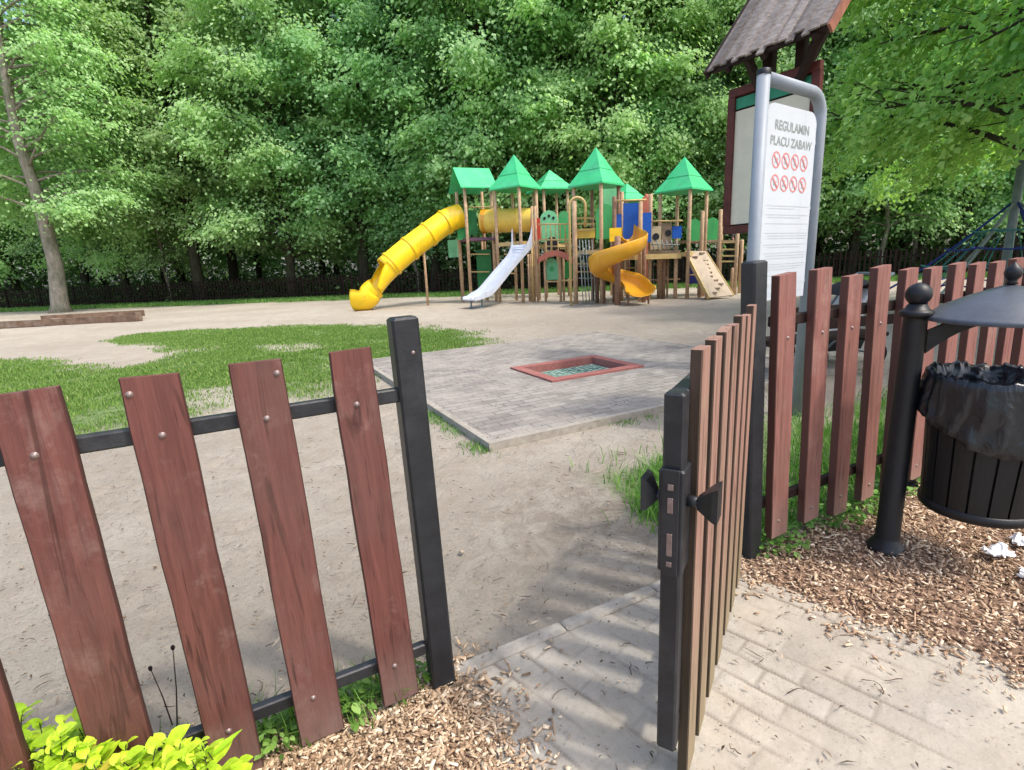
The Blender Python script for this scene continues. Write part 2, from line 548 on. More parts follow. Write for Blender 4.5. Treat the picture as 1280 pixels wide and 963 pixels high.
def leaf_quads(c, axis, nrm, L, W, fold=0.15):
    """diamond leaves: base, side, tip, side"""
    axis = norm(axis)
    side = norm(np.cross(nrm, axis))
    nrm = norm(np.cross(axis, side))
    L = L[:, None]
    W = W[:, None]
    v0 = c
    v1 = c + axis * L * 0.45 + side * W * 0.5 + nrm * W * fold
    v2 = c + axis * L - nrm * L * 0.12
    v3 = c + axis * L * 0.45 - side * W * 0.5 + nrm * W * fold
    v = np.stack([v0, v1, v2, v3], 1).reshape(-1, 3)
    q = np.arange(len(c) * 4).reshape(-1, 4)
    return v, q

def leaf_oval(c, axis, nrm, L, W, fold=0.12, droop=0.15):
    """smoother ovate leaves, 2 x 5 quads folded on the midrib"""
    axis = norm(axis)
    side = norm(np.cross(nrm, axis))
    nrm = norm(np.cross(axis, side))
    L = L[:, None]
    W = W[:, None]
    ts = [0.0, 0.18, 0.42, 0.68, 0.88, 1.0]
    ws = [0.04, 0.36, 0.5, 0.42, 0.2, 0.01]
    rows = []
    for t, w_ in zip(ts, ws):
        mid = c + axis * L * t - nrm * L * droop * t * t
        up_ = nrm * W * fold * (w_ * 2)
        rows += [mid - side * W * w_ + up_, mid, mid + side * W * w_ + up_]
    v = np.stack(rows, 1).reshape(-1, 3)
    n = len(c)
    base = (np.arange(n) * 18)[:, None]
    fq = []
    for k in range(5):
        a = k * 3
        fq += [[a, a + 1, a + 4, a + 3], [a + 1, a + 2, a + 5, a + 4]]
    q = (base[:, :, None] + np.array(fq)[None]).reshape(-1, 4)
    return v, q

# ------------------------------------------------------------------ layout: the fence line
FD = Vector((0.889, 0.458, 0)).normalized()       # along the fence, to the right and away
FN = Vector((FD.y, -FD.x, 0))                      # towards the camera
FANG = math.atan2(FD.y, FD.x)
PL = Vector((-0.28, 1.474, 0))                     # left gate post
PR = Vector((1.055, 2.145, 0))                     # right gate post
def fl(s, off=0.0, z=0.0):                         # point on fence line, measured from the left post
    return PL + FD * s + FN * off + Vector((0, 0, z))

def g2(px, py):
    p = gz(px, py, 0)
    return (p.x, p.y)

def inside(poly, x, y):
    """signed-ish distance to polygon, positive inside (vectorised)"""
    x = np.asarray(x); y = np.asarray(y)
    ins = np.zeros(x.shape, bool)
    dmin = np.full(x.shape, 1e9)
    n = len(poly)
    for i in range(n):
        x1, y1 = poly[i]; x2, y2 = poly[(i + 1) % n]
        c = ((y1 > y) != (y2 > y))
        with np.errstate(divide='ignore', invalid='ignore'):
            xi = (x2 - x1) * (y - y1) / (y2 - y1 + 1e-12) + x1
        ins ^= c & (x < xi)
        dx, dy = x2 - x1, y2 - y1
        t = np.clip(((x - x1) * dx + (y - y1) * dy) / (dx * dx + dy * dy + 1e-12), 0, 1)
        d = np.hypot(x - x1 - t * dx, y - y1 - t * dy)
        dmin = np.minimum(dmin, d)
    return np.where(ins, dmin, -dmin)

def vnoise(x, y, s=1.0, seed=0.0, oct=3):
    """cheap smooth value noise (vectorised)"""
    x = np.asarray(x) * s + seed * 17.3
    y = np.asarray(y) * s - seed * 9.1
    tot = np.zeros(x.shape); amp = 1.0; A = 0
    for o in range(oct):
        xi = np.floor(x); yi = np.floor(y)
        fx = x - xi; fy = y - yi
        fx = fx * fx * (3 - 2 * fx); fy = fy * fy * (3 - 2 * fy)
        h = lambda a, b: np.modf(np.abs(np.sin(a * 127.1 + b * 311.7 + o * 7.7) * 43758.5453))[0]
        v = (h(xi, yi) * (1 - fx) + h(xi + 1, yi) * fx) * (1 - fy) + (h(xi, yi + 1) * (1 - fx) + h(xi + 1, yi + 1) * fx) * fy
        tot += v * amp; A += amp
        amp *= 0.5; x = x * 2.03; y = y * 2.03
    return tot / A

LAWN = [g2(-120, 448), g2(0, 450), g2(70, 455), g2(150, 459), g2(215, 447), g2(246, 436), g2(190, 431), g2(120, 427), g2(170, 419), g2(300, 411), g2(430, 406),
        g2(530, 410), g2(600, 420), g2(648, 431), g2(560, 441), g2(480, 458), g2(455, 478), g2(400, 492), g2(300, 500), g2(200, 522), g2(100, 540), g2(0, 552), g2(-120, 566)]
BARE = [([g2(250, 488), g2(310, 480), g2(330, 500), g2(250, 503)], 0.3), ([g2(320, 432), g2(400, 428), g2(410, 436), g2(330, 440)], 0.2)]
# back fence line
BF = [(-44.0, 35.5), (-30.8, 32.6), (-20.5, 31.0), (-8.3, 28.2), (14.7, 23.6), (26.0, 21.6), (40, 19.5)]
def bfy(x):
    return np.interp(x, [p[0] for p in BF], [p[1] for p in BF])

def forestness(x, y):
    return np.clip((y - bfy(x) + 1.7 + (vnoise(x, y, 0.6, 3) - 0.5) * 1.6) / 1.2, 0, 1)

def fence_s(x, y):
    """distance beyond the fence line (positive = play side)"""
    return -((x - PL.x) * FN.x + (y - PL.y) * FN.y)

def fence_t(x, y):
    return (x - PL.x) * FD.x + (y - PL.y) * FD.y

def grassness(x, y):
    d = inside(LAWN, x, y)
    wob = (vnoise(x, y, 1.1, 1) - 0.5) * 0.9 + (vnoise(x, y, 4.5, 2) - 0.5) * 0.5
    g = np.clip((d + wob * 1.1) / 0.9 + 0.35, 0, 1)
    for poly, k in BARE:
        g *= 1 - np.clip((inside(poly, x, y) + k) / 0.3 + (vnoise(x, y, 6, 8) - 0.5), 0, 1) * 0.85
    # strip under the back fence (left half) and a little to the right
    f = y - bfy(x)
    strip = np.clip((f + 2.6 + (vnoise(x, y, 0.8, 5) - 0.5) * 2.0) / 0.8, 0, 1) * np.clip((0.5 - f) / 0.6, 0, 1)
    g = np.maximum(g, strip * 0.9)
    # weedy strip behind the right fence
    s = fence_s(x, y); t = fence_t(x, y)
    ws = np.clip((s - 0.02) / 0.1, 0, 1) * np.clip((1.25 + (vnoise(x, y, 2, 6) - 0.5) * 1.0 - s) / 0.35, 0, 1) * np.clip((t - 1.35) / 0.2, 0, 1)
    g = np.maximum(g, ws * 0.9)
    # thin weeds behind the left fence
    wl = np.clip((0.16 + (vnoise(x, y, 3, 9) - 0.5) * 0.22 - np.abs(s - 0.02)) / 0.08, 0, 1) * (t < -0.15)
    g = np.maximum(g, wl * 0.55)
    return g

# platform (rubber tiles with the ground-level trampoline)
PU = FD.copy()
PV = Vector((-FD.y, FD.x, 0))
PA = gz(612, 564, 0.0)
PSZ = (4.35, 4.45)
plat = [(PA + PU * a + PV * b) for a, b in ((0, 0), (PSZ[0], 0), (PSZ[0], PSZ[1]), (0, PSZ[1]))]
platp = [(p.x, p.y) for p in plat]

# ------------------------------------------------------------------ ground sheet
def ground():
    def axis(neg, pos, step, grow):
        a = [0.0]
        s_ = step
        while a[-1] < pos:
            a.append(a[-1] + s_)
            if a[-1] > 9: s_ *= grow
        b = [0.0]
        s_ = step
        while b[-1] < neg:
            b.append(b[-1] + s_)
            if b[-1] > 9: s_ *= grow
        return np.array([-k for k in b[::-1]][:-1] + a)
    xs = axis(600, 600, 0.045, 1.05)
    ys = axis(60, 900, 0.040, 1.035)
    X, Y = np.meshgrid(xs, ys)
    Z = (vnoise(X, Y, 0.5, 4) - 0.5) * 0.05 + (vnoise(X, Y, 3.0, 7) - 0.5) * 0.016 + (vnoise(X, Y, 9.0, 7.7) - 0.5) * 0.008
    near = np.clip((np.hypot(X, Y) - 1.0) / 5, 0.35, 1)
    Z = Z * near - 0.012
    rgf = np.random.default_rng(77)
    for k in range(620):
        fx, fy = rgf.uniform(-5.5, 5.0), rgf.uniform(1.4, 12.0)
        an = rgf.normal(1.3, .7); Lf, Wf = rgf.uniform(.09, .15), rgf.uniform(.035, .06)
        dp = rgf.uniform(.004, .014)
        i0, i1 = np.searchsorted(ys, [fy - .35, fy + .35]); j0, j1 = np.searchsorted(xs, [fx - .35, fx + .35])
        xx, yy = X[i0:i1, j0:j1] - fx, Y[i0:i1, j0:j1] - fy
        u_ = (xx * math.cos(an) + yy * math.sin(an)) / Lf; v_ = (-xx * math.sin(an) + yy * math.cos(an)) / Wf
        r2 = u_ * u_ + v_ * v_
        Z[i0:i1, j0:j1] += -dp * np.exp(-r2 ** 1.5) + dp * .55 * np.exp(-((np.sqrt(r2) - 1.45) / .35) ** 2)
    s = fence_s(X, Y)
    outp = np.clip((-s + 0.05) / 0.08, 0, 1)
    Z = Z * (1 - outp) - 0.02 * outp                       # under the pavers and mulch
    pd = inside(platp, X, Y)
    Z = np.where(pd > -0.3, Z * np.clip(-pd / 0.3, 0, 1) - 0.005, Z)
    Z = np.where(pd > 0.12, -0.35, Z)
    nx, ny = len(xs), len(ys)
    v = np.stack([X.ravel(), Y.ravel(), Z.ravel()], 1)
    i = np.arange(nx * ny).reshape(ny, nx)
    q = np.stack([i[:-1, :-1].ravel(), i[:-1, 1:].ravel(), i[1:, 1:].ravel(), i[1:, :-1].ravel()], 1)
    me = np_mesh('ground', v, q, smooth=True)
    for nm, arr in (('grassy', grassness(X, Y)), ('forest', forestness(X, Y))):
        a = me.attributes.new(nm, 'FLOAT', 'POINT')
        a.data.foreach_set('value', arr.ravel().astype(np.float32))
    m, nt, b = mat('sandy_ground', 0.95, 0.08)
    vc = coords(nt)
    f1 = noise_n(nt, vc, 0.35, 6, 0.6)
    f2 = noise_n(nt, vc, 3.5, 8, 0.7, 0.3)
    f3 = noise_n(nt, vc, 45, 6, 0.75)
    c = ramp(nt, f1, [(0.33, (0.355, 0.312, 0.252)), (0.62, (0.455, 0.410, 0.340))])
    c = mix(nt, ramp(nt, f2, [(0.42, G3(0.0)), (0.68, G3(0.65))]), c, (0.32, 0.272, 0.21))
    c = mix(nt, ramp(nt, f3, [(0.25, G3(0.6)), (0.42, G3(0.0))]), c, (0.19, 0.155, 0.12))
    c = mix(nt, ramp(nt, f3, [(0.62, G3(0.0)), (0.78, G3(0.6))]), c, (0.57, 0.52, 0.45))
    # darker grey-brown area in front of the play structure, fading outwards
    sx = N(nt, 'ShaderNodeSeparateXYZ')
    nt.links.new(vc, sx.inputs[0])
    tr = N(nt, 'ShaderNodeVectorMath', operation='DISTANCE')
    nt.links.new(vc, tr.inputs[0])
    tr.inputs[1].default_value = (3.6, 12.0, 0)
    k = ramp(nt, tr.outputs['Value'], [(0.0, G3(0.0)), (1.0, G3(1.0))])
    mr = N(nt, 'ShaderNodeMapRange')
    mr.inputs[1].default_value = 2.0; mr.inputs[2].default_value = 6.5
    mr.inputs[3].default_value = 0.5; mr.inputs[4].default_value = 0.0
    nt.links.new(tr.outputs['Value'], mr.inputs[0])
    nt.nodes.remove(k.node)
    c = mix(nt, mr.outputs[0], c, (0.25, 0.215, 0.175))
    tr2 = N(nt, 'ShaderNodeVectorMath', operation='DISTANCE')
    nt.links.new(vc, tr2.inputs[0])
    tr2.inputs[1].default_value = (0.55, 2.45, 0)
    mr2 = N(nt, 'ShaderNodeMapRange')
    mr2.inputs[1].default_value = 0.15; mr2.inputs[2].default_value = 1.1
    mr2.inputs[3].default_value = 1.0; mr2.inputs[4].default_value = 0.0
    nt.links.new(tr2.outputs['Value'], mr2.inputs[0])
    f6 = noise_n(nt, vc, 4.5, 8, 0.75, 0.8)
    mk = N(nt, 'ShaderNodeMath', operation='MULTIPLY')
    nt.links.new(mr2.outputs[0], mk.inputs[0])
    nt.links.new(ramp(nt, f6, [(0.42, G3(0.0)), (0.58, G3(0.8))]), mk.inputs[1])
    c = mix(nt, mk.outputs[0], c, (0.22, 0.18, 0.14))
    f7 = noise_n(nt, coords(nt, (1, 2.2, 1), rot=(0, 0, R(20))), 7, 9, 0.8, 1.2)
    c = mix(nt, ramp(nt, f7, [(0.28, G3(0.75)), (0.40, G3(0.0))]), c, (0.24, 0.20, 0.155))
    f8 = noise_n(nt, vc, 110, 3, 0.6)
    c = mix(nt, ramp(nt, f8, [(0.30, G3(0.7)), (0.38, G3(0.0))]), c, (0.14, 0.11, 0.085))
    ag = N(nt, 'ShaderNodeAttribute', attribute_name='grassy')
    fg = noise_n(nt, vc, 7, 6, 0.7)
    gcol = ramp(nt, fg, [(0.3, (0.08, 0.15, 0.04)), (0.55, (0.14, 0.23, 0.06)), (0.75, (0.26, 0.27, 0.15))])
    mm = N(nt, 'ShaderNodeMath', operation='MULTIPLY')
    nt.links.new(ag.outputs['Fac'], mm.inputs[0])
    nt.links.new(ramp(nt, fg, [(0.35, G3(1.0)), (0.75, G3(0.6))]), mm.inputs[1])
    c = mix(nt, mm.outputs[0], c, gcol)
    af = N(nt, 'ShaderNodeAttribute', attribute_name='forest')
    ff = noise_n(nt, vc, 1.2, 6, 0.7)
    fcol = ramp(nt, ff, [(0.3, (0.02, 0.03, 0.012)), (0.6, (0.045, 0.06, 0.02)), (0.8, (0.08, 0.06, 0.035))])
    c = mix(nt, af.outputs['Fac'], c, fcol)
    nt.links.new(c, b.inputs['Base Color'])
    n4 = noise_n(nt, vc, 28, 8, 0.78)
    n5 = noise_n(nt, vc, 7, 6, 0.6, 0.6)
    b1 = N(nt, 'ShaderNodeBump'); b1.inputs['Strength'].default_value = .75; b1.inputs['Distance'].default_value = .05
    nt.links.new(n5, b1.inputs['Height'])
    b2 = N(nt, 'ShaderNodeBump'); b2.inputs['Strength'].default_value = 1.0; b2.inputs['Distance'].default_value = .025
    nt.links.new(n4, b2.inputs['Height']); nt.links.new(b1.outputs[0], b2.inputs['Normal'])
    nt.links.new(b2.outputs[0], b.inputs['Normal'])
    return struct(link('ground', me, m))
ground()

# ------------------------------------------------------------------ paved path outside the gate
# outline of the paved area, anticlockwise
edge_r = [g2(932, 722), g2(985, 738), g2(1060, 770), g2(1140, 792), g2(1210, 812), g2(1290, 848), (2.3, 0.9)]
path_poly = [(fl(0.07, -0.03).x, fl(0.07, -0.03).y), g2(600, 900), g2(645, 975), (0.1, 0.6), (-0.2, 0.1), (-0.6, -1.5), (2.8, -1.5)] + edge_r[::-1] + [(fl(1.44, -0.03).x, fl(1.44, -0.03).y)]
def pavers():
    m, nt, b = mat('concrete_paver', 0.93, 0.08)
    vc = coords(nt)
    f1 = noise_n(nt, vc, 2.2, 7, 0.65)
    f2 = noise_n(nt, vc, 60, 5, 0.7)
    at_ = N(nt, 'ShaderNodeAttribute', attribute_name='tint')
    c = ramp(nt, f1, [(0.3, (0.28, 0.255, 0.215)), (0.65, (0.37, 0.34, 0.29))])
    c = mix(nt, 1.0, c, ramp(nt, at_.outputs['Fac'], [(0, G3(0.88)), (1, G3(1.1))]), 'MULTIPLY')
    c = mix(nt, ramp(nt, f2, [(0.3, G3(0.55)), (0.45, G3(0))]), c, (0.2, 0.165, 0.13))
    c = mix(nt, ramp(nt, f2, [(0.6, G3(0)), (0.75, G3(0.5))]), c, (0.52, 0.47, 0.39))
    nt.links.new(c, b.inputs['Base Color'])
    bump(nt, b, f2, 0.5, 0.006)
    xs = np.concatenate([np.arange(-1.6, -.45, .05), np.arange(-.45, 2.5, .0075), np.arange(2.5, 3.1, .05)])
    ys = np.concatenate([np.arange(-1.6, .5, .05), np.arange(.5, 2.25, .0075)])
    X, Y = np.meshgrid(xs, ys)
    ca, sa = math.cos(R(-46)), math.sin(R(-46))
    wob = (vnoise(X, Y, 2.0, 41) - .5) * .012
    U = X * ca + Y * sa + wob; V = -X * sa + Y * ca + wob
    row = np.floor(V / .1)
    fv = np.abs(V / .1 - row - .5) * .1
    U2 = U + (row % 2) * .1
    br_ = np.floor(U2 / .2)
    fu = np.abs(U2 / .2 - br_ - .5) * .2
    dj = np.minimum(.05 - fv, .1 - fu)                 # distance to the nearest joint
    joint = np.clip(1.15 - dj / .0075, 0, 1)
    msk = np.clip((vnoise(X, Y, 4.0, 43) - .38) * 3.2, 0, 1) * (np.where(.05 - fv < .1 - fu, 1.0, .5))
    hsh = np.modf(np.abs(np.sin(row * 12.99 + br_ * 78.2) * 43758.5))[0]
    sandy = np.clip((vnoise(X, Y, 3.1, 47) - .30) * 4, 0, 1)
    Z = -.006 + (hsh - .5) * .004 * (1 - sandy) - joint * msk * .0055 + (vnoise(X, Y, 3.5, 11) - .5) * .012 + (vnoise(X, Y, 16, 12) - .5) * .004 + (vnoise(X, Y, 45, 13) - .5) * .0025
    d = inside(path_poly, X, Y)
    Z = np.where(d < -0.02, -0.035, Z)
    v = np.stack([X.ravel(), Y.ravel(), Z.ravel()], 1)
    i = np.arange(X.size).reshape(X.shape)
    q = np.stack([i[:-1, :-1].ravel(), i[:-1, 1:].ravel(), i[1:, 1:].ravel(), i[1:, :-1].ravel()], 1)
    me = np_mesh('paved_path', v, q, smooth=True)
    for nm, arr in (('joint', joint * msk), ('sandy', sandy), ('tint', hsh)):
        at2 = me.attributes.new(nm, 'FLOAT', 'POINT')
        at2.data.foreach_set('value', arr.ravel().astype(np.float32))
    aj = N(nt, 'ShaderNodeAttribute', attribute_name='joint')
    asn = N(nt, 'ShaderNodeAttribute', attribute_name='sandy')
    f5 = noise_n(nt, vc, 5, 8, 0.7)
    sandc = ramp(nt, f5, [(0.3, (0.325, 0.285, 0.228)), (0.62, (0.41, 0.37, 0.305))])
    c = mix(nt, asn.outputs['Fac'], c, sandc)
    f3 = noise_n(nt, vc, 95, 4, 0.7)
    c = mix(nt, ramp(nt, f3, [(0.30, G3(0.6)), (0.42, G3(0))]), c, (0.19, 0.155, 0.12))
    c = mix(nt, ramp(nt, f3, [(0.62, G3(0)), (0.76, G3(0.5))]), c, (0.52, 0.48, 0.42))
    jm = N(nt, 'ShaderNodeMath', operation='MULTIPLY')
    jm.inputs[1].default_value = .9
    nt.links.new(aj.outputs['Fac'], jm.inputs[0])
    c = mix(nt, jm.outputs[0], c, (0.15, 0.125, 0.10))
    nt.links.new(c, b.inputs['Base Color'])
    struct(link('paved_path', me, m))
    # concrete edging flush with the fence line
    e = MB()
    for k in range(3):
        a = fl(0.05 + k * 0.45, -0.02); b_ = fl(0.05 + (k + 1) * 0.45 - 0.004, -0.02)
        c = (a + b_) / 2
        e.rbox((c.x, c.y, -0.086), ((b_ - a).length, 0.06, 0.18), ch=0.008, mtx=Matrix.Rotation(FANG, 4, 'Z'))
    o = e.build('path_edging', 'concrete')
    struct(o)
pavers()

# ------------------------------------------------------------------ rubber tile platform with sunken trampoline
def platform():
    m, nt, b = mat('rubber_tiles', 0.95, 0.08)
    vc = coords(nt, rot=(0, 0, -FANG))
    br = N(nt, 'ShaderNodeTexBrick')
    br.offset = 0.5
    br.inputs['Scale'].default_value = 1.0
    br.inputs['Brick Width'].default_value = 0.2
    br.inputs['Row Height'].default_value = 0.1
    br.inputs['Mortar Size'].default_value = 0.009
    br.inputs['Color1'].default_value = (0.185, 0.17, 0.155, 1)
    br.inputs['Color2'].default_value = (0.30, 0.28, 0.255, 1)
    br.inputs['Mortar'].default_value = (0.15, 0.137, 0.124, 1)
    nt.links.new(vc, br.inputs['Vector'])
    f = noise_n(nt, vc, 2.2, 8, 0.7, 0.6)
    f2 = noise_n(nt, vc, 50, 5, 0.7)
    c = mix(nt, ramp(nt, f, [(0.38, G3(0.0)), (0.70, G3(0.8))]), br.outputs['Color'], (0.38, 0.345, 0.295))
    c = mix(nt, ramp(nt, f2, [(0.3, G3(0.5)), (0.48, G3(0.0))]), c, (0.13, 0.11, 0.10))
    nt.links.new(c, b.inputs['Base Color'])
    bump(nt, b, f2, 0.5, 0.01)
    tl, tt, tr_, tb = gz(634, 461, .06), gz(733, 447, .06), gz(806, 459, .06), gz(707, 475, .06)
    cen = (tl + tt + tr_ + tb) / 4
    cu = (cen - PA).dot(PU); cv = (cen - PA).dot(PV)
    hu, hv = 0.66, 0.50      # outer half sizes of the red border
    Hh = 0.055
    P = lambda a, b_, z: PA + PU * a + PV * b_ + Vector((0, 0, z))
    def slab(mb, a0, a1, b0, b1, z0, z1):
        mb.prism([P(a0, b0, z0), P(a1, b0, z0), P(a1, b1, z0), P(a0, b1, z0)], (0, 0, z1 - z0))
    e = 0.055
    mb = MB()
    A0, A1, B0, B1 = e + .002, PSZ[0] - e - .002, e + .002, PSZ[1] - e - .002
    slab(mb, A0, cu - hu, B0, B1, 0.0, Hh)
    slab(mb, cu + hu, A1, B0, B1, 0.0, Hh)
    slab(mb, cu - hu, cu + hu, B0, cv - hv, 0.0, Hh)
    slab(mb, cu - hu, cu + hu, cv + hv, B1, 0.0, Hh)
    struct(mb.build('rubber_paving', m))
    k = MB()
    zt = Hh + 0.004
    slab(k, 0, PSZ[0], 0, e, -0.1, zt)
    slab(k, 0, PSZ[0], PSZ[1] - e, PSZ[1], -0.1, zt)
    slab(k, 0, e, e, PSZ[1] - e, -0.1, zt)
    slab(k, PSZ[0] - e, PSZ[0], e, PSZ[1] - e, -0.1, zt)
    struct(k.build('paving_kerb', 'concrete'))
    root = empty('trampoline', P(cu, cv, 0), 'sunken ground trampoline with red rubber border and pale green mat', 'trampoline')
    fr = MB()
    bw = 0.13
    zt = Hh + 0.022
    def chslab(a0, a1, b0, b1):
        slab(fr, a0, a1, b0, b1, -0.05, zt)
    chslab(cu - hu + .002, cu + hu - .002, cv - hv + .002, cv - hv + bw)
    chslab(cu - hu + .002, cu + hu - .002, cv + hv - bw, cv + hv - .002)
    chslab(cu - hu + .002, cu - hu + bw, cv - hv + bw, cv + hv - bw)
    chslab(cu + hu - bw, cu + hu - .002, cv - hv + bw, cv + hv - bw)
    build_c(fr, 'border', 'rubber_red', root)
    w_ = MB()
    for (a0, a1, b0, b1) in ((cu - hu + bw, cu + hu - bw, cv - hv + bw - .02, cv - hv + bw - .001), (cu - hu + bw, cu + hu - bw, cv + hv - bw + .001, cv + hv - bw + .02),
                             (cu - hu + bw - .02, cu - hu + bw - .001, cv - hv + bw, cv + hv - bw), (cu + hu - bw + .001, cu + hu - bw + .02, cv - hv + bw, cv + hv - bw)):
        slab(w_, a0, a1, b0, b1, -0.3, -0.052)
    build_c(w_, 'pit_wall', 'dark_cloth', root)
    # mat of small linked plates
    mt, nt, b = mat('trampoline_mat', 0.7, 0.2)
    vc = coords(nt)
    f = noise_n(nt, vc, 18, 5, 0.7)
    nt.links.new(ramp(nt, f, [(0.38, (0.05, 0.11, 0.08)), (0.52, (0.22, 0.34, 0.28)), (0.68, (0.50, 0.56, 0.48))]), b.inputs['Base Color'])
    ms = MB()
    na, nb = 16, 10
    for i in range(na):
        for j in range(nb):
            a0 = cu - hu + bw + .03 + (2 * (hu - bw) - .06) * i / na
            b0 = cv - hv + bw + .03 + (2 * (hv - bw) - .06) * j / nb
            ww = (2 * (hu - bw) - .06) / na; hh = (2 * (hv - bw) - .06) / nb
            z = -0.005 - 0.02 * math.sin(PI * (i + .5) / na) * math.sin(PI * (j + .5) / nb)
            slab(ms, a0 + .006, a0 + ww - .006, b0 + .006, b0 + hh - .006, z - .012, z)
    slab(ms, cu - hu + bw + .03, cu + hu - bw - .03, cv - hv + bw + .03, cv + hv - bw - .03, -0.055, -0.045)
    build_c(ms, 'mat', mt, root)
platform()

# ------------------------------------------------------------------ picket fences near the camera
def picket_mesh(h, wd, th=0.022, seed=0):
    """slightly irregular board, origin at the middle of its foot"""
    rs = random.Random(seed)
    mb = MB()
    n = 10
    rings = []
    for i in range(n + 1):
        z = h * i / n
        j = rs.uniform(-.0015, .0015)
        x = wd / 2
        ch = 0.003
        if i == n: x -= 0.002
        rings += [(-x + ch + j, -th / 2, z), (x - ch + j, -th / 2, z), (x + j, -th / 2 + ch, z), (x + j, th / 2 - ch, z), (x - ch + j, th / 2, z), (-x + ch + j, th / 2, z), (-x + j, th / 2 - ch, z), (-x + j, -th / 2 + ch, z)]
    # slope of the sawn top
    k = rs.uniform(-.06, .06)
    rings[-8:] = [(p[0], p[1], p[2] + p[0] * k) for p in rings[-8:]]
    fs = []
    for i in range(n):
        for a in range(8):
            b_ = (a + 1) % 8
            fs.append((i * 8 + a, i * 8 + b_, i * 8 + 8 + b_, i * 8 + 8 + a))
    fs.append(tuple(range(7, -1, -1)))
    fs.append(tuple(range(n * 8, n * 8 + 8)))
    mb.add(rings, fs)
    return mb

def bolt(parent, loc, rz):
    mb = MB()
    prof = [(0.0001, 0.0055), (0.0035, 0.005), (0.006, 0.003), (0.0072, 0.0005), (0.008, 0.0)]
    mb.lathe(prof, n=12)
    o = mb.build('bolt', 'bolt', parent)
    o.location = loc
    o.rotation_euler = (PI / 2, 0, 0)
    return o

def picket(parent, s0, off, z0, h, wd, lean, m, seed, line0, ang, bolts=True, label=None, tilt=0.0):
    d = Vector((math.cos(ang), math.sin(ang), 0)); n = Vector((d.y, -d.x, 0))
    wl = line0 + d * s0 + n * off + Vector((0, 0, z0))
    o = picket_mesh(h, wd, 0.038 if m == 'picket_r' else 0.022, seed).build('picket', m)
    o.parent = parent
    o.location = wl - parent.location
    o.rotation_euler = (tilt, lean, ang)
    if label: o['label'] = label
    if bolts:
        zr = 1.0 - z0
        if seed in (4, 5): bolt(o, (wd * .36 * (1 if seed == 4 else -1), -0.0112, h - .035), 0)
        for zz, xx in ((zr, random.uniform(-.01, .01)), (0.16 - z0, random.uniform(-.01, .01))):
            bolt(o, (xx, -0.0192 if m == 'picket_r' else -0.0112, zz), 0)
    return o

def left_fence():
    root = empty('picket_fence', PL.copy(), 'near red-brown picket fence of wide weathered boards left of the open gate', 'fence')
    post = MB()
    # post leans very slightly, front face turned like the fence
    post.rbox((0, 0, 0.59), (0.078, 0.062, 1.26), ch=0.007)
    o = post.build('post', 'black_paint', root)
    o.rotation_euler = (0, R(-1.0), FANG)
    b = MB(); b.lathe([(0.0001, .004), (.004, .003), (.006, 0)], n=10)
    bo = b.build('screw', 'bolt', o); bo.location = (0.012, -0.0312, 1.12); bo.rotation_euler = (PI / 2, 0, 0)
    for z in (1.0, 0.155):
        r_ = MB()
        a = fl(-0.045, 0.0, z); c = fl(-3.2, 0.0, z)
        r_.rbox((a + c) / 2, ((a - c).length, 0.028, 0.04), ch=0.004, mtx=Matrix.Rotation(FANG, 4, 'Z'))
        build_c(r_, 'rail', 'black_paint', root)
    data = [(-0.145, 0.112, 0.03, 1.118, -0.030), (-0.383, 0.122, 0.015, 1.13, -0.020), (-0.605, 0.118, -0.01, 1.15, -0.017), (-0.832, 0.122, 0.02, 1.118, -0.01),
            (-1.062, 0.12, 0.0, 1.12, 0.0), (-1.29, 0.12, 0.02, 1.11, 0.01), (-1.52, 0.12, 0.02, 1.12, 0.0), (-1.75, 0.12, 0.02, 1.12, 0.0), (-1.98, 0.12, 0.02, 1.12, 0.0), (-2.2, 0.12, 0.02, 1.12, 0.0)]
    for k, (s, wd, z0, h, lean) in enumerate(data):
        picket(root, s, 0.026, z0, h, wd, lean, 'picket', k + 3, PL, FANG, bolts=True)
left_fence()

def right_fence():
    root = empty('picket_fence', PR.copy(), 'red picket fence coloured as sunlit, behind the litter bin right of the gate', 'fence')
    post = MB()
    post.rbox((0, 0, 0.64), (0.08, 0.07, 1.36), ch=0.007)
    o = post.build('post', 'black_paint', root)
    o.rotation_euler = (0, R(-3.6), FANG)
    for z in (1.075, 0.25):
        r_ = MB()
        a = PR + FD * 0.04 + Vector((0, 0, z)); c = PR + FD * 6.6 + Vector((0, 0, z - 0.02))
        r_.rbox((a + c) / 2, ((a - c).length, 0.03, 0.045), ch=0.004, mtx=Matrix.Rotation(FANG, 4, 'Z'))
        build_c(r_, 'rail', 'board_dark', root)
    for sp in (2.62, 5.2):
        p = MB(); p.rbox((0, 0, .6), (0.07, 0.07, 1.24), ch=0.006)
        o = p.build('post', 'black_paint', root); o.location = FD * sp - FN * 0.055; o.rotation_euler = (0, 0, FANG)
    rs = random.Random(5)
    for k in range(28):
        s = 0.128 + 0.2325 * k
        picket(root, s, 0.036, 0.075 + rs.uniform(-.015, .02), 1.175 + rs.uniform(-.012, .012) - k * 0.001, 0.112, -0.066 + rs.uniform(-.008, .008) + min(k, 12) * .001, 'picket_r', k + 40, PR, FANG, bolts=k < 12)
    for o in root.children:
        if o.name.startswith('picket'):
            for b in o.children:
                pass
right_fence()

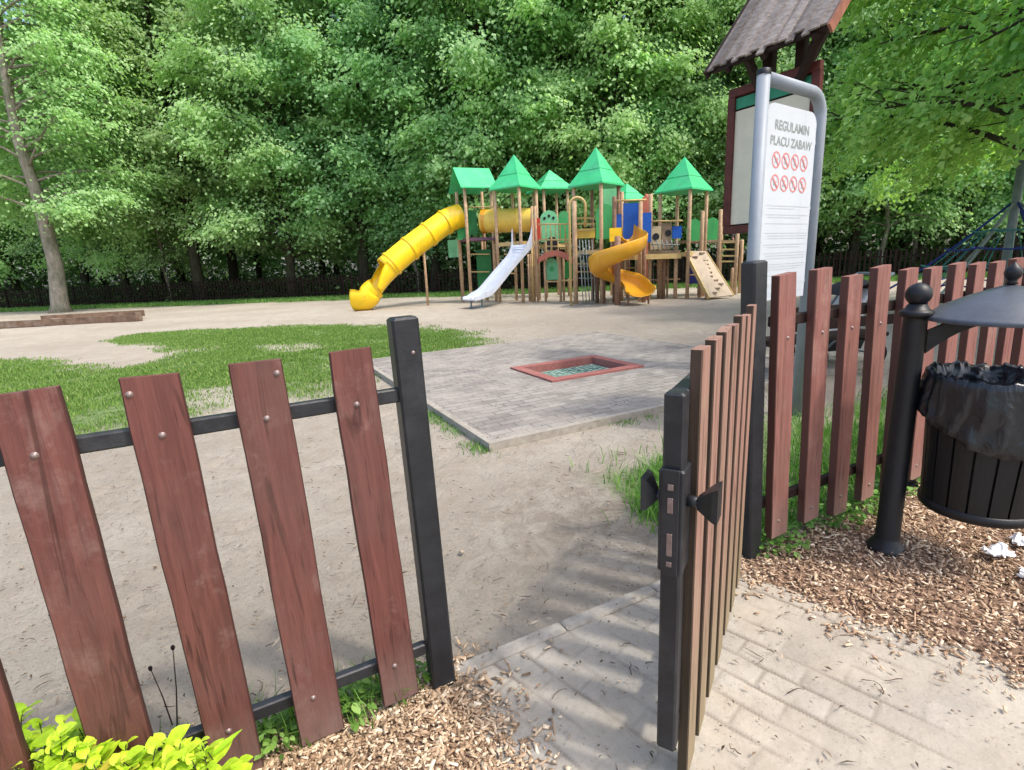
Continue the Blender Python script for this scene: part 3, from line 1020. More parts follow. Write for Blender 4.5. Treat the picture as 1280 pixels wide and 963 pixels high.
# ------------------------------------------------------------------ gate leaf, standing open
GH = Vector((0.958, 2.012, 0))                 # hinge
GE = Vector((0.400, 1.085, 0))                   # far (free) end
GD = (GE - GH).normalized()                      # from the hinge to the free end
GN = Vector((GD.y, -GD.x, 0))                    # points left/away from camera side
if GN.x > 0: GN = -GN
GANG = math.atan2(GD.y, GD.x)
def gate():
    root = empty('gate', (GH.x, GH.y, 0), 'open picket gate leaf with black steel frame and lock, seen edge-on', 'gate')
    Lg = (GE - GH).length
    W = lambda s, off, z: GH + GD * s + GN * off + Vector((0, 0, z))
    fo = 0.036
    zb, ztp = 0.15, 1.07
    fr = MB()
    mrot = Matrix.Rotation(GANG, 4, 'Z')
    fr.rbox(W(Lg + 0.035, fo, (zb + ztp) / 2), (0.045, 0.045, ztp - zb), ch=0.005, mtx=mrot)
    fr.rbox(W(0.025, fo, (zb + ztp) / 2), (0.045, 0.045, ztp - zb), ch=0.005, mtx=mrot)
    for z in (ztp - 0.02, 0.2):
        fr.rbox(W(Lg / 2 + .03, fo, z), (Lg - 0.038, 0.04, 0.038), ch=0.004, mtx=mrot)
    build_c(fr, 'frame', 'black_paint', root)
    hg = MB()
    for z in (0.25, 1.0):
        hg.tube([W(-0.03, fo, z - .05), W(-0.03, fo, z + .05)], 0.012, 10)
        hg.rbox(W(-0.012, fo, z), (0.03, 0.012, 0.05), ch=0.002, mtx=mrot)
    build_c(hg, 'hinge', 'black_paint', root)
    rs = random.Random(9)
    ang2 = GANG + PI     # board local x along the leaf
    n = 7
    for k in range(n):
        s = Lg - 0.055 - 0.150 * k
        o = picket_mesh(1.135 + rs.uniform(-.008, .008), 0.095, 0.026, k + 90).build('picket', 'picket_g')
        o.parent = root
        p = W(s, 0.006, 0.02 + rs.uniform(-.01, .01))
        o.location = p - root.location
        o.rotation_euler = (0, rs.uniform(-.008, .008), ang2)
    # lock case on the free end
    lk = MB()
    ze = 0.775
    lk.rbox(W(Lg + 0.028, fo, ze), (0.074, 0.055, 0.25), ch=0.004, mtx=mrot)
    lk.rbox(W(Lg + 0.067, fo, ze), (0.006, 0.036, 0.255), ch=0.001, mtx=mrot)
    lock = build_c(lk, 'lock_case', 'black_paint', root)
    dt = MB()
    for z, h in ((ze + .088, .014), (ze + 0.045, 0.036), (ze - .05, .055), (ze - .098, .012)):
        dt.rbox(W(Lg + 0.0713, fo, z), (0.003, 0.012, h), ch=0.0008, mtx=mrot)
    build_c(dt, 'latch_plate', 'bolt', lock)
    # flared pull knobs on both sides of the lock
    for sg, off in ((1, fo + 0.028), (-1, fo - 0.028)):
        kb = MB()
        zk = ze + 0.045
        c = W(Lg + 0.028, off, zk)
        n_ = GN * sg
        ext = 0.055 if sg < 0 else 0.03
        kb.tube([c, c + n_ * ext * .5], [0.014, 0.011], 12)
        u = GD; q = Vector((0, 0, 1))
        e0 = c + n_ * ext * .4; e1 = c + n_ * ext
        def rect(cn, a, b_, sk=0.0):
            return [cn - u * a - q * b_, cn + u * a - q * b_, cn + u * a + q * (b_ + sk), cn - u * a + q * (b_ + sk)]
        r0_ = rect(e0, .012, .012); r1_ = rect(e1, .026, .03, .012); r2_ = rect(e1 + n_ * .012, .028, .034, .014)
        kb.add(r0_ + r1_ + r2_, [(0, 1, 5, 4), (1, 2, 6, 5), (2, 3, 7, 6), (3, 0, 4, 7), (4, 5, 9, 8), (5, 6, 10, 9), (6, 7, 11, 10), (7, 4, 8, 11), (8, 9, 10, 11), (3, 2, 1, 0)])
        build_c(kb, 'knob', 'black_paint', root)
gate()

# ------------------------------------------------------------------ litter bin
def bin_():
    root = empty('litter_bin', (1.665, 2.12, 0), 'black litter bin hanging under a round hood on a ball-topped post', 'litter bin')
    lx, ly = 1.665, 2.12
    p = MB()
    prof = [(0.0, 0.0), (0.075, 0.0), (0.078, 0.02), (0.068, 0.035), (0.062, 0.045), (0.054, 0.055), (0.0485, 0.07), (0.0465, 0.075),
            (0.0425, 1.045), (0.043, 1.06), (0.052, 1.065), (0.060, 1.07), (0.061, 1.085), (0.053, 1.091), (0.042, 1.097), (0.036, 1.11), (0.03, 1.117)]
    p.lathe(prof, n=28)
    post = p.build('post', 'bin_black', root)
    b = MB()
    pr = []
    for i in range(15):
        a = -PI / 2 + PI * i / 14
        pr.append((max(0.0001, 0.046 * math.cos(a)), 1.155 + 0.046 * math.sin(a)))
    b.lathe(pr, n=28)
    b.build('ball_finial', 'bin_black', root)
    C = Vector((0.250, -0.128, 0))       # bin axis relative to the post
    # hood
    h = MB()
    hr = 0.248
    h.lathe([(hr, 1.052), (hr + .004, 1.058), (hr + .002, 1.068), (hr - .008, 1.072), (0.2, 1.108), (0.12, 1.147), (0.06, 1.171), (0.02, 1.185), (0.0001, 1.187)], c=C, n=48)
    h.lathe([(0.0001, 1.16), (0.12, 1.13), (0.2, 1.09), (hr - .012, 1.056), (hr, 1.052)], c=C, n=48)
    hood = h.build('hood', 'hood_metal', root)
    f = MB()
    f.lathe([(0.012, 1.187), (0.02, 1.19), (0.014, 1.2), (0.016, 1.206), (0.024, 1.216), (0.028, 1.23), (0.025, 1.246), (0.014, 1.258), (0.006, 1.266), (0.0001, 1.272)], c=C, n=20)
    f.build('hood_finial', 'bin_black', hood)
    # curved bracket carrying the hood
    k = MB()
    d = C.normalized(); n_ = Vector((-d.y, d.x, 0))
    up_pts, lo_pts = [], []
    for i in range(13):
        t = i / 12
        x = 0.045 + t * 0.24
        up_pts.append((x, 1.01 + 0.066 * math.sin(min(1, t * 1.25) * PI / 2) if t < .99 else 1.10))
        lo_pts.append((x, 0.915 + 0.13 * (1 - (1 - t) ** 2.1)))
    poly = [d * x + Vector((0, 0, z)) - n_ * 0.012 for x, z in up_pts] + [d * x + Vector((0, 0, z)) - n_ * 0.012 for x, z in lo_pts[::-1]]
    k.prism(poly, n_ * 0.024)
    k.build('bracket', 'bin_black', root)
    # basket: vertical slats between two rings
    bz0, bz1 = 0.265, 0.815
    rt, rb = 0.208, 0.182
    s = MB()
    nn = 18
    for i in range(nn):
        a0 = 2 * PI * (i + .06) / nn; a1 = 2 * PI * (i + .94) / nn
        vs = []
        for rr, z in ((rb, bz0 + .012), (rt, bz1 - .012)):
            for off in (0, -0.007):
                for a in (a0, (a0 * 2 + a1) / 3, (a0 + 2 * a1) / 3, a1):
                    vs.append(C + Vector(((rr + off) * math.cos(a), (rr + off) * math.sin(a), z)))
        fs = []
        for j in range(3):
            fs += [(j, j + 1, j + 9, j + 8), (j + 5, j + 4, j + 12, j + 13)]
        fs += [(0, 8, 12, 4), (3, 7, 15, 11)]
        s.add(vs, fs)
    s.build('slats', 'bin_black', root)
    i_ = MB()
    i_.lathe([(0.0001, bz0 + .01), (rb - .02, bz0 + .012), (rt - .02, bz1 - .02)], c=C, n=40)
    i_.build('liner', 'dark_cloth', root)
    rg = MB()
    rg.lathe([(0.0001, bz0 - .012), (rb * .8, bz0 - .01), (rb + .002, bz0), (rb + .009, bz0 + .01), (rb + .009, bz0 + .035), (rb + .002, bz0 + .04)], c=C, n=48)
    rg.build('bottom_ring', 'bin_black', root)
    rg = MB()
    rg.lathe([(rt - .012, bz1 - .03), (rt + .008, bz1 - .03), (rt + .01, bz1), (rt - .004, bz1 + .006), (rt - .012, bz1)], c=C, n=48)
    rg.build('top_ring', 'bin_black', root)
    # arms joining the basket to the post
    for z in (0.79, 0.34):
        ar = MB()
        e = C - d * (rt + .002)
        ar.bar(d * 0.04 + Vector((0, 0, z)), Vector((e.x, e.y, z)), 0.02, 0.025)
        for sg in (-1, 1):
            ar.tube([d * .05 + n_ * sg * .02 + Vector((0, 0, z + .0)), Vector((e.x, e.y, z)) + n_ * sg * .02 + d * .01], 0.006, 8)
        ar.build('arm', 'bin_black', root)
    # plastic bag folded over the rim
    nth, nz = 160, 26
    vs = np.zeros((nz, nth, 3))
    for j in range(nth):
        a = 2 * PI * j / nth
        av = Vector((math.cos(a) * 1.6, math.sin(a) * 1.6, 0))
        low = 0.60 - 0.075 * math.cos(a + 1.1) + 0.025 * noise.noise(av * 1.5) + 0.006 * noise.noise(av * 7)
        lump = noise.noise(av * 2.0)
        for i in range(nz):
            t = i / (nz - 1)
            if t < 0.34:            # inside, going up
                q = t / 0.34
                r_ = rt - 0.07 + 0.045 * q + 0.03 * noise.noise(Vector((av.x * 3, av.y * 3, q * 2.5)))
                z = bz1 - 0.17 + 0.17 * q
            elif t < 0.46:          # over the rim
                q = (t - 0.34) / 0.12
                r_ = rt - 0.025 + 0.046 * q
                z = bz1 + 0.012 + 0.028 * math.sin(q * PI) * (0.7 + 0.8 * noise.noise(av * 4.5)) + 0.012 * noise.noise(av * 9)
            else:
                q = (t - 0.46) / 0.54
                fold = (1 - abs(noise.noise(Vector((av.x * 2.6 + q * .9, av.y * 2.6, q * .9)))) * 3) * 0.016 + 0.02 * abs(noise.noise(Vector((av.x * 3.6 - q, av.y * 3.6, q * 1.2))))
                flare = 0.012 + 0.016 * q + fold * (0.35 + q * .65)
                z = bz1 + 0.008 + (low - bz1) * q
                rr = rb + (rt - rb) * (z - bz0) / (bz1 - bz0)
                r_ = rr + flare
                if q > 0.9: r_ -= (q - .9) * 0.12
            vs[i, j] = (C.x + r_ * math.cos(a), C.y + r_ * math.sin(a), z)
    idx = np.arange(nz * nth).reshape(nz, nth)
    nxt = np.roll(idx, -1, axis=1)
    q = np.stack([idx[:-1].ravel(), nxt[:-1].ravel(), nxt[1:].ravel(), idx[1:].ravel()], 1)
    me = np_mesh('bin_bag', vs.reshape(-1, 3), q, smooth=True)
    o = link('bin_bag', me, 'bag')
    o.location = root.location
    tag(o, 'crinkled black plastic bag folded over the rim of the litter bin', 'bin bag')
bin_()

# ------------------------------------------------------------------ white rules sign in a bent tube frame
def text_mesh(s, size, name='text'):
    cu = bpy.data.curves.new(name, 'FONT')
    cu.body = s
    cu.size = size
    cu.align_x = 'CENTER'
    cu.offset = size * 0.022
    o = bpy.data.objects.new(name, cu)
    col.objects.link(o)
    bpy.context.view_layer.update()
    dg = bpy.context.evaluated_depsgraph_get()
    me = bpy.data.meshes.new_from_object(o.evaluated_get(dg))
    bpy.data.objects.remove(o)
    return me

def sign():
    zt = 2.50
    a = gz(955, 88, zt); b = gz(1012, 106, zt)
    d = (b - a); d.z = 0
    d.normalize()
    W_ = 0.80
    A = Vector((a.x, a.y, 0)) - d * 0.0
    root = empty('rules_sign', A, 'white playground rules board in a bent grey tube frame behind the fence', 'sign')
    ang = math.atan2(d.y, d.x)
    n = Vector((d.y, -d.x, 0))
    root.rotation_euler = (0, 0, ang)
    r_ = 0.042
    # local axes: x along the sign, -y towards the viewer
    t = MB()
    t.tube([(0, 0, -0.1), (0, 0, zt - 0.0)], r_, 20)
    t.build('left_post', 'sign_tube', root)
    t = MB()
    rad = 0.16
    pts = [(0.03, 0, zt - r_)]
    for i in range(13):
        a_ = PI / 2 - (PI / 2) * i / 12
        pts.append((W_ - rad + rad * math.cos(a_), 0, zt - r_ - rad + rad * math.sin(a_)))
    pts.append((W_, 0, -0.1))
    t.tube(pts, r_, 20)
    t.build('bent_tube', 'sign_tube', root)
    c = MB(); c.lathe([(0.0001, zt + .006), (r_ - .004, zt + .006), (r_ + .003, zt), (r_ + .003, zt - .03)], n=20)
    c.build('post_cap', 'bin_black', root)
    # panel with rounded upper corners
    x0, x1 = r_ + 0.02, W_ - r_ - 0.018
    z0, z1 = 1.0, zt - 0.175
    poly = [(x0, z0), (x1, z0)]
    rc = 0.09
    for i in range(9):
        an = i / 8 * PI / 2
        poly.append((x1 - rc + rc * math.cos(an), z1 - rc + rc * math.sin(an)))
    for i in range(9):
        an = PI / 2 + i / 8 * PI / 2
        poly.append((x0 + rc + rc * math.cos(an), z1 - rc + rc * math.sin(an)))
    p = MB(); p.prism([(x, -0.006, z) for x, z in poly], (0, 0.012, 0))
    panel = p.build('panel', 'sign_panel', root)
    cl = MB()
    for z in (z0 + .12, (z0 + z1) / 2, z1 - .2):
        cl.box(((x0 + 0) / 2 + .012, 0.0, z), (x0 - 0.0 + .02 - r_ * .6, 0.008, 0.03))
        cl.box(((x1 + W_) / 2 - .012, 0.0, z), (W_ - x1 + .02 - r_ * .6, 0.008, 0.03))
    cl.build('clamp', 'sign_tube', root)
    cx = (x0 + x1) / 2
    y = -0.0075
    for s_, sz, z in (('REGULAMIN', 0.086, z1 - 0.16), ('PLACU ZABAW', 0.082, z1 - 0.26)):
        me = text_mesh(s_, sz)
        o = link('lettering', me, 'sign_text', panel)
        o.location = (cx, y, z)
        o.rotation_euler = (PI / 2, 0, 0)
    # prohibition rings, 2 rows of 4, each with a slash and a small figure
    rr = 0.056
    k = 0
    for row, zc in enumerate((z1 - 0.355, z1 - 0.505)):
        for i in range(4):
            xc = cx + (i - 1.5) * 0.128
            m = MB()
            nn = 28
            vs = []
            for q in range(nn):
                a_ = 2 * PI * q / nn
                vs += [(xc + rr * math.cos(a_), y, zc + rr * math.sin(a_)), (xc + rr * .80 * math.cos(a_), y, zc + rr * .80 * math.sin(a_))]
            fs = [(2 * q, 2 * ((q + 1) % nn), 2 * ((q + 1) % nn) + 1, 2 * q + 1) for q in range(nn)]
            m.add(vs, fs)
            s2 = rr * .80 * .707
            w2 = 0.0045
            yy = y - .0015
            m.add([(xc - s2 - w2, yy, zc + s2 - w2), (xc - s2 + w2, yy, zc + s2 + w2), (xc + s2 + w2, yy, zc - s2 + w2), (xc + s2 - w2, yy, zc - s2 - w2)], [(0, 1, 2, 3)])
            ring = m.build('prohibition_sign', 'sign_red', panel)
            g = MB()
            y3 = y - .0005
            rs = random.Random(k * 3 + 1); k += 1
            # small pictogram: head, body and limbs or an object outline
            kind = k % 4
            def disc(cx_, cz_, r2, n2=12):
                g.add([(cx_ + r2 * math.cos(2 * PI * q / n2), y3, cz_ + r2 * math.sin(2 * PI * q / n2)) for q in range(n2)], [tuple(range(n2))])
            def ln(x_a, z_a, x_b, z_b, w3=.004):
                dd = Vector((x_b - x_a, 0, z_b - z_a)).normalized(); pp = Vector((-dd.z, 0, dd.x)) * w3
                A_, B_ = Vector((x_a, y3, z_a)), Vector((x_b, y3, z_b))
                g.add([A_ - pp, A_ + pp, B_ + pp, B_ - pp], [(0, 1, 2, 3)])
            if kind == 0:
                disc(xc, zc + .02, .007); ln(xc, zc + .012, xc - .002, zc - .008, .006); ln(xc - .002, zc - .008, xc + .01, zc - .024); ln(xc - .002, zc - .008, xc - .012, zc - .022); ln(xc, zc + .006, xc + .015, zc)
            elif kind == 1:
                ln(xc - .016, zc, xc + .012, zc, .008); disc(xc + .017, zc + .008, .007); ln(xc - .013, zc - .005, xc - .013, zc - .02, .003); ln(xc + .008, zc - .005, xc + .008, zc - .02, .003)
            elif kind == 2:
                disc(xc - .014, zc - .012, .009); disc(xc + .014, zc - .012, .009); ln(xc - .014, zc - .012, xc, zc + .006, .003); ln(xc, zc + .006, xc + .014, zc - .012, .003); disc(xc + .003, zc + .018, .006)
            else:
                ln(xc, zc - .022, xc, zc + .008, .009); ln(xc, zc + .008, xc, zc + .024, .004)
            g.build('pictogram', 'sign_icon', ring)
    # lines of small print, too small to read
    t = MB()
    rs = random.Random(4)
    z = z1 - 0.66
    para = [2, 2, 1, 0, 3, 2, 3, 3, 1, 0, 2, 2]
    for pn in para:
        for li in range(pn):
            xx = x0 + 0.055 + (0.035 if li else 0)
            end = x1 - (0.03 if li < pn - 1 or rs.random() < .3 else rs.uniform(.1, .3))
            while xx < end:
                wl = rs.uniform(0.01, 0.038)
                t.add([(xx, y, z), (min(xx + wl, end), y, z), (min(xx + wl, end), y, z + .0065), (xx, y, z + .0065)], [(0, 1, 2, 3)])
                xx += wl + 0.007
            z -= 0.0185
        z -= 0.024
    for k2 in range(4):
        for xs_, xe in ((x0 + .05, x0 + .05 + rs.uniform(.06, .12)), (cx + .04, cx + .04 + rs.uniform(.06, .14))):
            t.add([(xs_, y, z), (xe, y, z), (xe, y, z + .0065), (xs_, y, z + .0065)], [(0, 1, 2, 3)])
        z -= .022
    t.build('small_print', 'sign_lines', panel)
sign()

# ------------------------------------------------------------------ wooden notice board with a shake roof, behind the rules sign
def notice_board():
    ze = 3.25
    e0 = gz(884, 90, ze)
    th = R(-58)
    dr = Vector((math.cos(th), math.sin(th), 0))
    nb = Vector((-dr.y, dr.x, 0))       # away from the camera, up the roof slope
    run, rise = 0.74, 0.86
    sl = rise / run
    def s_at(px, py, off):
        """distance along the eave where a point 'off' behind it is seen at photo column px"""
        q = ray(px, py); k = q.x / q.y
        b_ = e0 + nb * off
        return (k * b_.y - b_.x) / (dr.x - k * dr.y)
    Lr = s_at(1033, 40, 0)
    om = 0.40
    base = e0 + dr * s_at(975, 120, om) + nb * om
    C = Vector((base.x, base.y, 0))
    root = empty('notice_board', C, 'brown wooden notice board under a weathered plank roof, behind the rules sign', 'notice board')
    E0 = Vector((e0.x, e0.y, 0))
    def Wp(s, off, z):
        return E0 + dr * s + nb * off + Vector((0, 0, z))
    rot = Matrix.Rotation(th, 4, 'Z')
    for side in (0, 1):
        mb = MB()
        nbd = 17
        rs = random.Random(3 + side)
        for i in range(nbd):
            s = (i + .5) * Lr / nbd
            wd = Lr / nbd * (1.25 if i % 2 else .95)
            lift = 0.020 * (i % 2) + rs.uniform(0, .006)
            lo_ = rs.uniform(-.03, .02)
            b = Wp(s, run, ze + rise + lift)
            if not side: a = Wp(s, lo_, ze + lift + sl * lo_)
            else: a = Wp(s, run + .30, ze + rise - .30 + lift)
            nv = dr.cross((b - a).normalized())
            mb.bar(a, b, wd, 0.018, nv, tint=rs.random())
        build_c(mb, 'roof_slope', 'shake', root, origin=tuple(Wp(Lr / 2, 0, ze)), tint=True)
    for s in (-0.015, Lr + 0.03):
        f = MB()
        f.bar(Wp(s, .0, ze - .035), Wp(s, run + .02, ze + rise - .01), 0.024, 0.085, (0, 0, 1))
        build_c(f, 'fascia', 'board_fascia' if s > 0 else 'board_dark', root)
    g = MB()
    for o in (0.06, .40, run - .04):
        g.bar(Wp(.03, o, ze + sl * o - .055), Wp(Lr - .01, o, ze + sl * o - .055), 0.05, 0.06)
    for s in (.22, Lr / 2, Lr - .12):
        g.bar(Wp(s, .03, ze + sl * .03 - .085), Wp(s, run, ze + rise - .085), 0.05, 0.06, (0, 0, 1))
    build_c(g, 'rafter', 'board_dark', root)
    s1, s2 = s_at(962, 100, om), s_at(1000, 100, om)
    for s in (s1, s2):
        p = MB()
        zt = ze + sl * om - .12
        p.rbox(Wp(s, om, zt / 2), (0.09, 0.09, zt), ch=.008, mtx=rot)
        build_c(p, 'post', 'board_dark', root)
    sc = (s1 + s2) / 2
    for s, q in ((s1, s_at(935, 60, .1)), (s2, s_at(1026, 45, .1))):
        b = MB()
        b.bar(Wp(s, om - .07, ze - .36), Wp(q, .10, ze + sl * .1 - .09), 0.06, 0.07)
        b.bar(Wp(s, om - .02, ze - .30), Wp(q, om, ze + sl * om - .12), 0.06, 0.07)
        build_c(b, 'brace', 'board_dark', root)
    zh = at(913, 103, Wp(s_at(913, 103, om - .07), om - .07, 0).y).z - .13
    zl = at(922, 288, Wp(s_at(913, 103, om - .07), om - .07, 0).y).z
    yo = om - .075
    b0, b1 = s_at(914, 105, yo) + .03, s_at(1026, 95, yo) - .03
    bm, hb = (b0 + b1) / 2, (b1 - b0) / 2
    fr = MB()
    for z in (zh, zl):
        fr.rbox(Wp(bm, yo, z), (2 * hb + .07, .06, .085), ch=.004, mtx=rot)
    for s in (b0, b1):
        fr.rbox(Wp(s, yo, (zl + zh) / 2), (.085, .06, zh - zl - .088), ch=.004, mtx=rot)
    build_c(fr, 'frame', 'board_wood', root)
    def pl(name, m, off, z0, z1):
        k = MB(); k.box(Wp(bm, off, (z0 + z1) / 2), (2 * hb - .087, .008, z1 - z0), mtx=rot); build_c(k, name, m, root)
    pl('backing', 'board_dark', yo + .02, zl + .045, zh - .045)
    pl('poster', 'poster', yo + .004, zl + .06, zh - .19)
    pl('poster_header', 'poster_green', yo + .004, zh - .17, zh - .06)
notice_board()

# ------------------------------------------------------------------ play structure
def zpx(py, px, Y):
    return at(px, py, Y).z

PSTR = empty('play_structure', (2.5, 18.0, 0), 'large playground climbing structure with green roofs and three slides', 'play structure')
def pc(mb, name, m, label=None, parent=None, **kw):
    o = build_c(mb, name, m, parent or PSTR, **kw)
    if label: o['label'] = label
    return o

def post(x, y, h, r_=0.06, m='pole_wood', z0=-0.05):
    mb = MB(); mb.tube([(x, y, z0), (x, y, h - .02), (x, y, h)], [r_, r_, r_ * .8], 10)
    return pc(mb, 'post', m)

def tower(px, Y, half, rot, zdeck, zeave, roofh=None, roof='pyramid', over=0.3, skew=0.0, posts=True, zpost=None, deck=True, mats=None, cap=True):
    c = at(px, 330, Y); cx, cy = c.x, c.y
    cs = [Vector((cx + half * 1.414 * math.cos(rot + k * PI / 2 + PI / 4), cy + half * 1.414 * math.sin(rot + k * PI / 2 + PI / 4), 0)) for k in range(4)]
    if posts:
        for k, p in enumerate(cs):
            post(p.x, p.y, zpost or zeave + .06, .058, (mats or ['pole_wood'] * 4)[k])
    if deck:
        d = MB()
        d.prism([Vector((p.x, p.y, zdeck - .08)) for p in cs], (0, 0, .08))
        e = MB()
        for k in range(4):
            a, b = cs[k], cs[(k + 1) % 4]
            dd = (b - a).normalized()
            e.bar(a + dd * .06 + Vector((0, 0, zdeck - .06)), b - dd * .06 + Vector((0, 0, zdeck - .06)), .05, .13)
        o = pc(d, 'deck', 'deck')
        pc(e, 'deck_beam', 'rail_yellow')
    if roof == 'pyramid':
        H2 = (half + over) * 1.414
        m = MB()
        base = [Vector((cx + H2 * math.cos(rot + k * PI / 2 + PI / 4), cy + H2 * math.sin(rot + k * PI / 2 + PI / 4), zeave)) for k in range(4)]
        midk = 0.42
        mid = [Vector((cx, cy, zeave + roofh * (midk - .04))) + (b - Vector((cx, cy, zeave))) * (1 - midk) for b in base]
        mid2 = [p + (p - Vector((cx, cy, p.z))) * .025 + Vector((0, 0, .012)) for p in mid]
        apex = Vector((cx, cy, zeave + roofh))
        und = [b - Vector((0, 0, .05)) for b in base]
        vs = base + mid + mid2 + [apex] + und
        fs = []
        for k in range(4):
            j = (k + 1) % 4
            fs += [(k, j, 4 + j, 4 + k), (4 + k, 4 + j, 8 + j, 8 + k), (8 + k, 8 + j, 12), (13 + k, 13 + j, j, k)]
        fs.append((16, 15, 14, 13))
        m.add(vs, fs)
        r_ = pc(m, 'roof', 'roof_green')
        # ridge battens
    return cs, Vector((cx, cy, 0))

def panel(px0, py0, px1, py1, Y, m, name='panel', yaw=0.0, th=0.025, arch=False, label=None, holes=None, round_=0):
    a = at(px0, py1, Y); b = at(px1, py1, Y); t = at((px0 + px1) / 2, py0, Y)
    wd = b.x - a.x; c = Vector(((a.x + b.x) / 2, Y, 0))
    z0, z1 = (a.z + b.z) / 2, t.z
    d = Vector((math.cos(yaw), math.sin(yaw), 0)); n = Vector((-d.y, d.x, 0))
    pts = [(-wd / 2, z0), (wd / 2, z0)]
    if arch:
        hh = min(wd / 2, (z1 - z0) * .45)
        for i in range(9):
            an = PI * i / 8
            pts.append((wd / 2 * math.cos(an), z1 - hh + hh * math.sin(an)))
    else:
        pts += [(wd / 2, z1), (-wd / 2, z1)]
    mb = MB()
    mb.prism([c + d * x + Vector((0, 0, z)) for x, z in pts], n * th)
    o = pc(mb, name, m, label)
    if holes:
        for hx, hz, r_, hm in holes:
            g = MB()
            cc = c + d * (hx * wd / 2) + Vector((0, 0, z0 + (z1 - z0) * hz)) - n * 0.004
            g.prism([cc + d * (r_ * math.cos(2 * PI * k / 16)) + Vector((0, 0, r_ * math.sin(2 * PI * k / 16))) for k in range(16)], -n * 0.01)
            pc(g, 'window', hm, parent=o)
    return o

def rails(p0, p1, zs, r_=0.022, m='rail_yellow', bal=0, zb=None, name='railing'):
    mb = MB()
    for z in zs:
        mb.tube([p0 + Vector((0, 0, z)), p1 + Vector((0, 0, z))], r_, 6)
    for k in range(bal):
        p = p0.lerp(p1, (k + .5) / bal)
        mb.tube([p + Vector((0, 0, zb[0])), p + Vector((0, 0, zb[1]))], r_ * .7, 6)
    return pc(mb, name, m)

